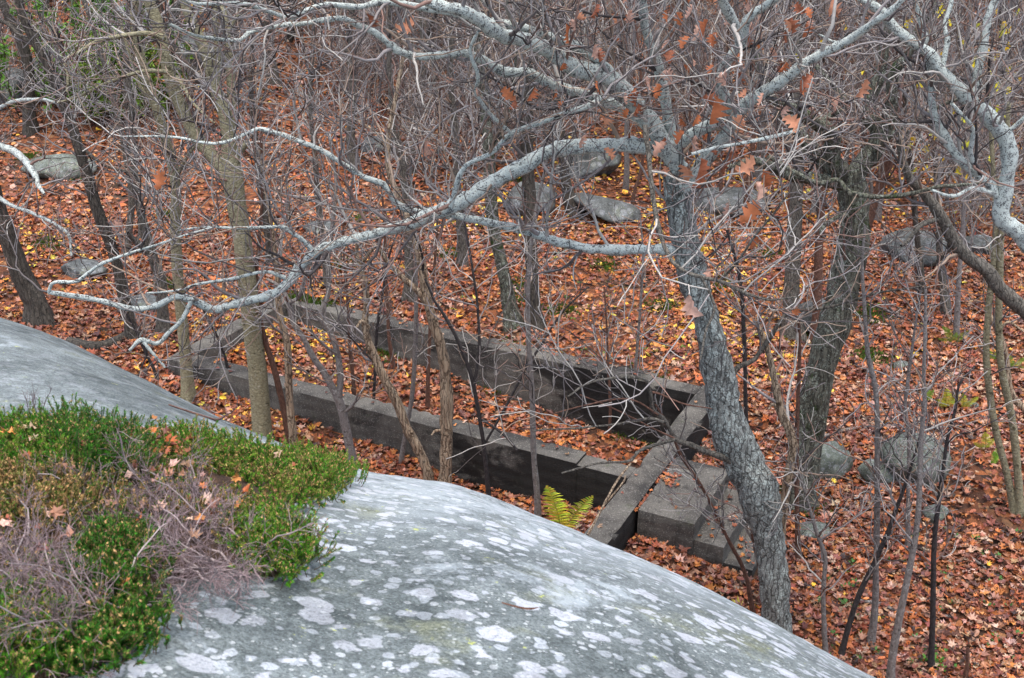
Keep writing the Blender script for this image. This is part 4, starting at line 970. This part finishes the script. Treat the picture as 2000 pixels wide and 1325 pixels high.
# ------------------------------------------------------------------ ferns
def fern(px, py, fronds, label, col, hpx=None, surf=None, seed=0, base=None):
    """fronds: (lean dx px, height px) pairs as seen in the photograph"""
    g = np.random.default_rng(seed)
    p0 = np.array(base) if base is not None else G(px, py)
    root = thing('fern', p0, label, 'fern')
    t = p0[1] / ray(px, py)[1]
    for dx, h in fronds:
        Lr = math.hypot(dx, h) * t * 1.12
        d = norm(np.array([dx * t, g.uniform(-.35, .1) * Lr, h * t]))
        n = 22; s = np.linspace(0, 1, n)
        rach = p0 + d * (s * Lr)[:, None] + np.array([dx / (abs(dx) + 20) * .12, -.05, -.16]) * (s ** 2 * Lr)[:, None]
        side = norm(np.cross(d, np.array([.1, 1, .3]))); nrm = norm(np.cross(side, d))
        mb = MB(); tubes(mb, rach, np.linspace(.0035, .001, n), 4, np.array([[.25, .22, .05]]))
        w = .18 * Lr * np.clip(np.sin(math.pi * (s * .86 + .12)), .05, 1) ** .8
        for a in range(3, n):
            for sg in (-1, 1):
                base_ = rach[a]; L = w[a] * g.uniform(.9, 1.1); W = Lr / n * .62
                out = norm(side * sg + d * .35 + nrm * g.uniform(-.25, .1))
                v = [base_ - d * W * .5, base_ + d * W * .5, base_ + out * L * .55 + d * W * .55, base_ + out * L - nrm * L * .15, base_ + out * L * .55 - d * W * .35]
                mb.add(v, [[0, 4, 3, 2, 1]] if sg > 0 else [[0, 1, 2, 3, 4]], np.array(col) * g.uniform(.75, 1.25, 3))
        mb.build('frond', M['fern'], root, smooth=False)
    return root
YG = (.48, .48, .05); GG = (.20, .38, .04)
fern(1098, 1045, [(-20, 138), (40, 106), (-4, 84)], 'yellow-green fern in front of the dark near wall', (.66, .68, .07), seed=1)
fern(1845, 800, [(-8, 62), (12, 50), (-22, 40), (25, 30)], 'yellowing fern among the leaves above the boulders', YG, seed=2)
fern(1882, 800, [(12, 44), (-6, 40), (20, 25)], 'smaller yellow fern beside the small pale stone', YG, seed=3)
fern(1862, 672, [(-20, 40), (15, 42), (0, 30), (-28, 18)], 'green fern behind the twin saplings, farthest of the ferns', (.2, .3, .04), seed=4)
fern(1935, 705, [(14, 28), (-12, 35), (22, 12)], 'green fern between the twin saplings', GG, seed=5)
fern(1978, 722, [(14, 34), (-14, 38), (26, 16), (-26, 20)], 'broad green fern at the right edge', GG, seed=6)
fern(1808, 790, [(-5, 48), (6, 38)], 'narrow green fern behind the curving sapling', GG, seed=7)
fern(1925, 880, [(-12, 55), (8, 35), (-24, 25)], 'yellow fern left of the twin saplings', YG, seed=8)
fern(1938, 912, [(2, 45), (8, 30)], 'small bright green fern at the foot of the twin saplings', (.2, .42, .03), seed=9)

# ------------------------------------------------------------------ leaf litter
def maple(n):
    if n >= 11:
        a = np.radians([270, 300, 335, 0, 25, 52, 70, 90, 110, 128, 155, 180, 205, 240]); r = np.array([.18, .45, .42, .85, .5, .95, .55, 1.0, .55, .95, .5, .85, .42, .45])
    else:
        a = np.radians([270, 340, 30, 90, 150, 200]); r = np.array([.4, .7, .85, 1, .85, .7])
    return np.stack([r * np.cos(a), r * np.sin(a)], 1)
OVAL = np.stack([.62 * np.cos(np.arange(8) * math.pi / 4) * np.array([1, .8, .9, 1.1, 1, .8, 1.0, .9]), 1.0 * np.sin(np.arange(8) * math.pi / 4)], 1)
PAL = np.array([(.38, .12, .035), (.45, .17, .05), (.27, .08, .036), (.38, .20, .12), (.20, .068, .045), (.44, .28, .205), (.12, .052, .04), (.30, .13, .078), (.05, .029, .024), (.70, .40, .05), (.62, .49, .07)])
def litter(mb, x, y, z, size, shape, g, tilt=.45, probs=None, light=None):
    N = len(x); S = maple(shape) if shape != 8 else OVAL; m = len(S)
    pr = np.array([.17, .13, .16, .11, .14, .07, .10, .08, .04, 0, 0]) if probs is None else probs
    pr = pr / pr.sum()
    ci = g.choice(len(PAL), N, p=pr); C = PAL[ci] * g.uniform(.65, 1.3, (N, 1)) * g.uniform(.9, 1.1, (N, 3))
    if light is not None: C = C * light[:, None]
    yaw = g.uniform(0, 6.283, N); s = size * g.uniform(.45, 1.2, N)
    asp = g.uniform(.65, 1, N)
    ax = g.uniform(0, 6.283, N); ti = np.abs(g.normal(0, tilt, N)).clip(0, 1.3); nx_, ny_, nz_ = np.sin(ti) * np.cos(ax), np.sin(ti) * np.sin(ax), np.cos(ti)
    nv = np.stack([nx_, ny_, nz_], 1)
    e1 = norm(np.cross(nv, np.stack([np.cos(yaw), np.sin(yaw), np.zeros(N)], 1))); e2 = np.cross(nv, e1)
    curl = g.uniform(-.15, .6, N); fold = g.uniform(0, .5, N)
    r2 = (S ** 2).sum(1)
    h = curl[:, None] * r2[None] * .6 + fold[:, None] * np.abs(S[None, :, 0]) + .12 * g.normal(size=(N, m))
    c = np.stack([x, y, z], 1)
    V = c[:, None] + s[:, None, None] * (e1[:, None] * (S[None, :, 0:1] * asp[:, None, None]) + e2[:, None] * S[None, :, 1:2] + nv[:, None] * h[..., None])
    V = np.concatenate([c[:, None], V], 1)
    i = np.arange(m)
    Fq = np.stack([np.zeros(m, int), 1 + i, 1 + (i + 1) % m], 1)
    Fq = (Fq[None] + (np.arange(N) * (m + 1))[:, None, None]).reshape(-1, 3)
    mb.add(V.reshape(-1, 3), Fq, np.repeat(C, m + 1, 0))

g = np.random.default_rng(9)
def scatter(n, ylo, yhi):
    y = np.sqrt(g.uniform(ylo ** 2, yhi ** 2, n)); x = g.uniform(-.60, .60, n) * y
    u = x * U2[0] + y * U2[1]; v = x * V2[0] + y * V2[1]
    onwall = np.zeros(n, bool)
    for u0, u1, v0, v1, z0, z1 in WALLS + [(-3.43, -2.83, 9.51, 10.68, 0, 0), (-2.83, -2.2, 9.53, 10.62, 0, 0)]:
        onwall |= (u > u0 - .03) & (u < u1 + .03) & (v > v0 - .03) & (v < v1 + .03)
    k = ~onwall & (g.random(n) < np.clip(1.0 + .9 * fbm2(x, y, .8, 3, 21.), .3, 1)) & (rockz(x, y, False) < terrain(x, y) + .02)
    x, y = x[k], y[k]
    return x, y, terrain(x, y)
mb = MB()
base_p = np.array([.16, .13, .17, .12, .15, .08, .11, .09, .05, 0, 0])
for n, lo, hi, sz, shp in ((60000, 6.8, 13, .064, 14), (56000, 13, 19, .067, 14), (34000, 19, 27, .07, 6), (16000, 27, 38, .085, 6)):
    x, y, z = scatter(n, lo, hi)
    # yellow maple leaves lie in drifts of their own; the right slope is darker and browner where it is wetter
    dr = fbm2(x, y, .35, 3, 6.0)
    yel = (g.random(len(x)) < np.clip(.012 + .2 * dr, .005, .32) * np.clip((y - 9) / 6, .15, 1.0))
    brown = np.clip(.32 + .9 * fbm2(x, y, .5, 3, 12.) + 1.0 * np.clip((x / y - .02) * 8, 0, 1) * np.clip((17 - y) / 5, 0, 1), 0, 1.3)
    rnd = g.random(len(x))
    A_ = (~yel) & (rnd < brown * .6); B_ = (~yel) & ~A_
    pb = np.array([.08, .04, .17, .16, .18, .14, .14, .12, .06, 0, 0]); po = np.array([.19, .12, .19, .12, .14, .06, .08, .09, .04, .0, .0])
    for msk, pr in ((A_, pb), (B_, po), (yel, np.array([0] * 9 + [.75, .25]))):
        ii = np.nonzero(msk)[0]; kind = g.random(len(ii))
        for j, (a_, b_, sh_, k_, tl_) in enumerate(((0, .5, shp, 1.0, .42), (.5, .75, 8, .66, .5), (.75, .9, shp, .62, .7), (.9, 1.01, shp, 1.22, .28))):
            q = ii[(kind >= a_) & (kind < b_)]
            if len(q): litter(mb, x[q], y[q], z[q] + g.uniform(.004, .05, len(q)), sz * k_, sh_, g, tl_, pr)
# a few on the wall tops and steps
for (u0, u1, v0, v1, z1, n) in ((-9.9, -4.4, 12.2, 12.43, .0, 70), (-9.9, -4.4, 10.05, 10.27, .0, 26), (-3.7, -3.5, 9, 12.4, -.02, 5), (-3.4, -3.0, 9.6, 10.6, -.02, 6), (-3.42, -3.2, 10.05, 10.3, -.02, 30), (-2.8, -2.55, 9.6, 10.6, -.21, 26), (-2.5, -2.25, 9.6, 10.5, -.40, 36), (-3.46, -3.43, 9.5, 10.7, -.06, 40)):
    u = g.uniform(u0, u1, n); v = g.uniform(v0, v1, n); x, y = uv2w(u, v)
    litter(mb, x, y, np.full(n, z1 + .015), .045, 14, g, .3, base_p)
tag(mb.build('leaf_litter', M['leaf'], smooth=False), 'orange and brown fallen leaves carpeting the woodland floor', kind='stuff')

# green seedlings, grass wisps and moss between the leaves
mb = MB()
def herbs(px0, px1, py0, py1, n, col, size):
    for _ in range(n):
        p = G(g.uniform(px0, px1), g.uniform(py0, py1)); k = g.integers(4, 10)
        a = g.uniform(0, 6.28, k); d = np.stack([np.cos(a), np.sin(a), g.uniform(.2, .9, k)], 1)
        c = p + np.array([0, 0, .03]) + d * size * .8
        s = np.stack([-np.sin(a), np.cos(a), np.zeros(k)], 1) * size * .4
        V = np.stack([c - d * size * .5, c + s, c + d * size * .6, c - s], 1).reshape(-1, 3)
        mb.add(V, np.arange(4 * k).reshape(k, 4), np.repeat(np.array(col) * g.uniform(.6, 1.3, (k, 1)), 4, 0))
herbs(1620, 1990, 1040, 1320, 60, (.07, .17, .04), .03); herbs(1800, 1840, 1285, 1318, 8, (.08, .2, .03), .04); herbs(1600, 1700, 1130, 1200, 8, (.07, .17, .04), .035)
herbs(900, 1350, 450, 700, 26, (.10, .17, .03), .035); herbs(1100, 1350, 690, 740, 16, (.2, .2, .05), .03)
tag(mb.build('seedlings', M['green'], smooth=False), 'small green seedlings sprouting between the fallen leaves', kind='stuff')
mb = MB()
def moss(pxs, n, rad, surf=G):
    for px, py in pxs:
        c = surf(px, py)
        q = c + np.stack([g.normal(0, rad, n), g.normal(0, rad, n), np.zeros(n)], 1)
        if surf is G: q[:, 2] = terrain(q[:, 0], q[:, 1])
        q[:, 2] += g.uniform(0, .05, n)
        a = g.uniform(0, 6.28, n); s = .018
        V = np.stack([q + np.stack([np.cos(a) * s, np.sin(a) * s, np.zeros(n)], 1), q + np.stack([-np.sin(a) * s * .4, np.cos(a) * s * .4, np.full(n, .035)], 1), q - np.stack([np.cos(a) * s, np.sin(a) * s, np.zeros(n)], 1)], 1).reshape(-1, 3)
        mb.add(V, np.arange(3 * n).reshape(n, 3), np.repeat(np.array((.07, .12, .018)) * g.uniform(.5, 1.5, (n, 1)), 3, 0))
moss([(595, 590), (612, 596), (575, 588), (635, 602)], 260, .07)
moss([(1020, 560), (1022, 590), (1100, 610), (1550, 655), (1570, 660), (120, 345), (60, 310), (145, 350), (755, 690), (975, 745), (1230, 845), (1270, 865), (1552, 985), (1566, 985), (200, 110), (180, 90), (330, 420), (700, 430), (660, 520), (880, 500), (1180, 520), (1290, 600), (1420, 560), (1700, 620), (1500, 500), (90, 480), (330, 560), (1010, 350), (1700, 700)], 300, .12)
tag(mb.build('moss', M['green'], smooth=False), 'green moss growing over soil and trunk feet', kind='stuff')

# ------------------------------------------------------------------ heather on the outcrop
def inpoly(x, y, poly):
    n = len(poly); r = np.zeros(len(x), bool); j = n - 1
    for i in range(n):
        xi, yi = poly[i]; xj, yj = poly[j]
        with np.errstate(divide='ignore', invalid='ignore'):
            c = ((yi > y) != (yj > y)) & (x < (xj - xi) * (y - yi) / (yj - yi) + xi)
        r ^= c; j = i
    return r
def zone(px): return np.array([RK(a, b)[:2] for a, b in px])
def inzone(px, n, gg):
    poly = zone(px); lo, hi = poly.min(0), poly.max(0); out = np.zeros((0, 2))
    while len(out) < n:
        q = gg.uniform(lo, hi, (n * 3, 2)); out = np.vstack([out, q[inpoly(q[:, 0], q[:, 1], poly)]])
    return out[:n], abs(np.sum(poly[:, 0] * np.roll(poly[:, 1], -1) - poly[:, 1] * np.roll(poly[:, 0], -1))) / 2

PATCH = [(-60, 850), (0, 842), (130, 848), (220, 866), (300, 868), (400, 856), (480, 866), (560, 885), (640, 908), (694, 938), (640, 985), (590, 1015), (600, 1090), (600, 1145), (545, 1155), (480, 1140), (410, 1160), (330, 1235), (240, 1300), (170, 1345), (-60, 1345)]
pp = zone(PATCH); lo, hi = pp.min(0) - .1, pp.max(0) + .1
gx = np.arange(lo[0], hi[0], .03); gy = np.arange(lo[1], hi[1], .03); X, Y = np.meshgrid(gx, gy)
D_ = np.full(X.shape, 9.0)
for a in range(len(pp)):
    p, q = pp[a], pp[(a + 1) % len(pp)]; d = q - p
    t = np.clip(((X - p[0]) * d[0] + (Y - p[1]) * d[1]) / (d @ d), 0, 1)
    D_ = np.minimum(D_, np.hypot(X - p[0] - t * d[0], Y - p[1] - t * d[1]))
ins_ = inpoly(X.ravel(), Y.ravel(), pp).reshape(X.shape)
D_ = np.where(ins_, D_, -D_) + .03 * fbm2(X, Y, 9, 3, 2)
def peat_h(d): return -.03 + .065 * np.clip((d + .02) / .15, 0, 1)
Z = rockz(X, Y) + peat_h(D_) + .012 * fbm2(X, Y, 14, 3, 4)
nx = len(gx); i = (np.arange(len(gy) - 1)[:, None] * nx + np.arange(nx - 1)[None]).ravel()
Fq = np.stack([i, i + 1, i + nx + 1, i + nx], 1); Fq = Fq[(D_.ravel()[Fq] > -.06).all(1)]
mb = MB(); mb.add(np.stack([X, Y, Z], -1).reshape(-1, 3), Fq)
tag(mb.build('peat', M['peat']), 'dark peaty soil under the heather on the outcrop', kind='structure')

def shoots(mb, xy, gg, h=(.10, .22), cols=((.035, .19, .006), (.07, .26, .010), (.14, .27, .02)), tan=.2, needles=64, lean=.5, ctr=None):
    N = len(xy); z = rockz(xy[:, 0], xy[:, 1]) + .02
    d = np.stack([gg.normal(0, lean, N), gg.normal(0, lean, N), np.ones(N)], 1)
    if ctr is not None: d[:, :2] += (xy - ctr) * 2.2
    d = norm(d); H = gg.uniform(*h, N) * .88
    n = 6; P = np.empty((N, n, 3)); P[:, 0] = np.c_[xy, z]
    for s in range(1, n):
        d = norm(d + gg.normal(0, .16, (N, 3)) + np.array([0, 0, .06])); P[:, s] = P[:, s - 1] + d * (.68 * H / (n - 1))[:, None]
    tubes(mb, P, np.tile(np.linspace(.0016, .0008, n), (N, 1)), 3, np.tile([(.10, .07, .05)], (N, 1)), m=0)
    base = np.array(cols)[gg.integers(len(cols), size=N)] * gg.uniform(.7, 1.35, (N, 1))
    t = (.18 + .82 * gg.random((N, needles)) ** .8) * (n - 1.001); i = t.astype(int); f = (t - i)[..., None]
    k = np.arange(N)[:, None]
    p = P[k, i] * (1 - f) + P[k, i + 1] * f; T = norm(P[k, i + 1] - P[k, i])
    side = norm(gg.normal(size=p.shape)); side = norm(side - T * (side * T).sum(-1, keepdims=True))
    L = gg.uniform(.008, .017, (N, needles, 1)) * np.where(t[..., None] > (n - 1) * .97, .7, 1); o = norm(side + T * 1.5); w = norm(np.cross(T, side)) * .0012
    flower = gg.random((N, needles)) < tan * np.clip((t / (n - 1)) * 1.4 - .3, 0, 1)
    fl = flower[..., None]
    w = np.where(fl, w * 2.3, w); L = np.where(fl, L * .75, L)
    V = np.stack([p - w * .6, p + o * L * .5 - w, p + o * L, p + o * L * .5 + w], 2).reshape(-1, 3)
    C = np.where(fl, np.array((.50, .30, .13)), base[:, None] * gg.uniform(.7, 1.3, (N, needles, 1)))
    C = np.repeat(C.reshape(-1, 3), 4, 0)
    mb.add(V, np.arange(len(V)).reshape(-1, 4), C, 1)

ZG = [('bright green heather clump at the left edge below the pale rock', [(-40, 860), (60, 862), (130, 860), (150, 920), (100, 970), (-40, 960)], 520, (.10, .2), .2),
      ('tall feathery green heather tuft left of the brown leaves', [(130, 862), (200, 876), (272, 905), (280, 950), (220, 970), (150, 960), (120, 900)], 560, (.14, .27), .12),
      ('wide green heather cushion with tan flowers at the end of the rock', [(410, 880), (470, 885), (560, 905), (640, 920), (690, 945), (650, 985), (590, 1010), (540, 1000), (480, 965), (420, 930)], 900, (.08, .17), .35),
      ('small green heather clump behind the fallen brown leaves', [(320, 880), (400, 872), (425, 900), (400, 935), (330, 915)], 260, (.10, .18), .3),
      ('round green heather bush standing alone on the white rock', [(495, 1070), (540, 1050), (585, 1075), (600, 1120), (560, 1150), (515, 1135)], 420, (.11, .2), .22),
      ('olive heather full of tan withered flowers at the left edge', [(-40, 970), (100, 965), (165, 1010), (140, 1065), (60, 1080), (-40, 1075)], 480, (.09, .18), .7),
      ('dark green heather clump among the grey dead stems', [(180, 1090), (250, 1075), (290, 1110), (280, 1190), (220, 1215), (170, 1170)], 380, (.10, .18), .25),
      ('green heather in the lower left corner', [(-40, 1230), (60, 1215), (110, 1260), (100, 1345), (-40, 1345)], 360, (.09, .17), .3),
      ('low green heather fringe along the foot of the grey rock', [(130, 1320), (200, 1265), (290, 1235), (325, 1228), (250, 1300), (180, 1345)], 300, (.05, .12), .2)]
for a, (lab, px, n, hh, tn) in enumerate(ZG):
    tn *= .6; n = int(n * 1.35)
    hc = ((.07, .15, .015), (.13, .17, .03), (.17, .13, .04)) if 'olive' in lab else (((.025, .11, .008), (.04, .16, .01), (.08, .17, .02)) if a in (1, 6, 8) else ((.04, .17, .008), (.08, .24, .012), (.15, .24, .025)))
    gg = np.random.default_rng(500 + a)
    xy, area = inzone(px, n, gg)
    xy = xy + gg.normal(0, .03, xy.shape)
    mb = MB(); shoots(mb, xy, gg, hh, cols=hc, tan=tn, ctr=xy.mean(0))
    r = thing('heather', (*xy.mean(0), float(rockz(*xy.mean(0)))), lab, 'heather')
    o = mb.build('foliage', [M['stem'], M['green']], r)
gg = np.random.default_rng(520)
mb = MB()
inner = [(-40, 880), (250, 900), (420, 900), (560, 930), (660, 950), (580, 1000), (470, 1060), (420, 1130), (330, 1200), (200, 1310), (-40, 1340)]
xy, _ = inzone(inner, 2200, gg); keep = fbm2(xy[:, 0], xy[:, 1], 4.5, 3, 7) > -.15
shoots(mb, xy[keep], gg, (.05, .13), cols=((.07, .19, .015), (.13, .19, .03), (.17, .13, .04), (.05, .16, .012)), tan=.4)
tag(mb.build('heather_cover', [M['stem'], M['green']]), 'low olive and tan heather growing between the clumps', kind='stuff')
ZD = [('grey dead heather stems spreading in the middle of the patch', [(250, 1010), (400, 985), (500, 1030), (505, 1090), (420, 1130), (320, 1140), (260, 1080)], 26),
      ('mauve dead heather brush at the left edge', [(-40, 1085), (90, 1080), (160, 1110), (170, 1190), (80, 1215), (-40, 1200)], 36),
      ('bleached dead heather stems along the lower rock edge', [(140, 1215), (280, 1195), (330, 1170), (400, 1140), (330, 1215), (210, 1280), (120, 1300)], 36),
      ('low mat of fine grey dead heather left of the round bush', [(380, 1085), (470, 1070), (540, 1100), (545, 1150), (480, 1138), (400, 1155), (350, 1140)], 26),
      ('thin grey dead heather behind the round bush', [(400, 960), (480, 980), (540, 1030), (500, 1060), (420, 1030), (370, 1000)], 12)]
for a, (lab, px, n) in enumerate(ZD):
    gg = np.random.default_rng(540 + a); xy, _ = inzone(px, n, gg)
    z = rockz(xy[:, 0], xy[:, 1]) + .02
    ang = gg.normal(math.radians(200), .9, n); L = gg.uniform(.15, .38, n)
    d = norm(np.stack([np.cos(ang), np.sin(ang), gg.uniform(.0, .3, n)], 1)); P = np.empty((n, 9, 3)); P[:, 0] = np.c_[xy, z]
    for s in range(1, 9):
        d = norm(d + gg.normal(0, .22, (n, 3)) + np.array([0, 0, -.03])); P[:, s] = P[:, s - 1] + d * (L / 8)[:, None]
        P[:, s, 2] = np.maximum(P[:, s, 2], rockz(P[:, s, 0], P[:, s, 1]) + .025)
    R = np.linspace(1, .35, 9)[None] * gg.uniform(.0022, .0045, n)[:, None]
    cc = np.array((.31, .255, .24)) * gg.uniform(.65, 1.25, (n, 1))
    mb = MB(); tubes(mb, P, R, 5, cc)
    p1, r1 = sprout(P, R, n * 12, (.05, .15), .0016, .0008, .22, .03, 1.1, .15, 7, gg); tubes(mb, p1, r1, 3, np.array((.255, .19, .185)) * gg.uniform(.6, 1.3, (len(p1), 1)))
    p2, r2 = sprout(p1, r1, n * 60, (.03, .09), .001, .0006, .22, .03, 1.1, .1, 5, gg); tubes(mb, p2, r2, 3, np.array((.23, .165, .165)) * gg.uniform(.5, 1.3, (len(p2), 1)))
    r = thing('dead_heather', (*xy.mean(0), float(rockz(*xy.mean(0)))), lab, 'dead heather'); mb.build('stems', M['stem'], r)
# fallen leaves caught in the heather
gg = np.random.default_rng(560); mb = MB()
for px, n in (([(250, 865), (330, 868), (350, 920), (300, 945), (250, 900)], 46), (inner, 60), ([(370, 1030), (440, 1030), (440, 1100), (380, 1100)], 8), ([(-40, 1010), (30, 1020), (40, 1120), (-40, 1150)], 12), ([(240, 980), (330, 900), (420, 940), (380, 990)], 14)):
    xy, _ = inzone(px, n, gg)
    litter(mb, xy[:, 0], xy[:, 1], rockz(xy[:, 0], xy[:, 1]) + gg.uniform(.05, .11, n), .032, 14, gg, .6, np.array([.15, .08, .14, .2, .12, .2, .05, .1, .02, 0, 0]))
tag(mb.build('caught_leaves', M['leaf'], smooth=False), 'dry brown leaves caught in the heather', kind='stuff')

# dry spray of a dead plant on the pale rock, juniper on the far left slope
p = RK(75, 838); r = thing('dry_plant', p, 'small leafless spray standing on the pale rock above the heather', 'plant')
gg = np.random.default_rng(570); n = 5
d = norm(np.stack([gg.uniform(-.1, .9, n), gg.normal(0, .2, n), np.ones(n)], 1)); P = p + d[:, None] * np.linspace(0, .16, 9)[None, :, None] + .004 * np.cumsum(gg.normal(size=(n, 9, 3)), 1)
R = np.tile(np.linspace(.002, .0008, 9), (n, 1)); mb = MB(); tubes(mb, P, R, 4, np.array([(.12, .08, .08)] * n))
p1, r1 = sprout(P, R, 46, (.03, .08), .001, .0006, .2, .4, 1, .3, 5, gg); tubes(mb, p1, r1, 3, np.array([(.16, .11, .11)] * 46)); mb.build('stems', M['stem'], r)

def juniper(px, py, H, W, label, seed, col):
    gg = np.random.default_rng(seed); p = G(px, py); r = thing('juniper_bush', p, label, 'bush')
    n = 60; base = p + np.stack([gg.normal(0, W * .25, n), gg.normal(0, W * .25, n), np.zeros(n)], 1)
    P = np.empty((n, 9, 3)); P[:, 0] = base; d = norm(np.stack([gg.normal(0, .35, n), gg.normal(0, .35, n), np.ones(n)], 1)); L = gg.uniform(.5, 1, n) * H
    for s in range(1, 9): d = norm(d + gg.normal(0, .1, (n, 3))); P[:, s] = P[:, s - 1] + d * (L / 8)[:, None]
    R = np.tile(np.linspace(.012, .003, 9), (n, 1)); mb = MB(); tubes(mb, P, R, 4, np.array([(.08, .06, .04)] * n)); mb.build('stems', M['stem'], r)
    p1, r1 = sprout(P, R, 900, (.12, .35), .003, .0015, .2, .2, .8, .1, 6, gg)
    mb = MB(); m = 14
    t = gg.random((len(p1), m)) * 4.99; i = t.astype(int); f = (t - i)[..., None]; k = np.arange(len(p1))[:, None]
    q = p1[k, i] * (1 - f) + p1[k, i + 1] * f; o = norm(gg.normal(size=q.shape)) * .09; w = norm(gg.normal(size=q.shape)) * .03
    V = np.stack([q - w, q + o * .6 - w * .6, q + o, q + w], 2).reshape(-1, 3)
    C = np.array(col) * gg.uniform(.5, 1.6, (len(p1), m, 1)) * np.ones(3); mb.add(V, np.arange(len(V)).reshape(-1, 4), np.repeat(C.reshape(-1, 3), 4, 0)); mb.build('foliage', M['green'], r, smooth=False)
juniper(180, 215, 3.6, 2.6, 'green juniper bush on the slope at the top left', 580, (.10, .22, .03))
juniper(240, 235, 2.2, 1.8, 'lower yellow-green bush in front of the juniper at the top left', 581, (.16, .25, .035))
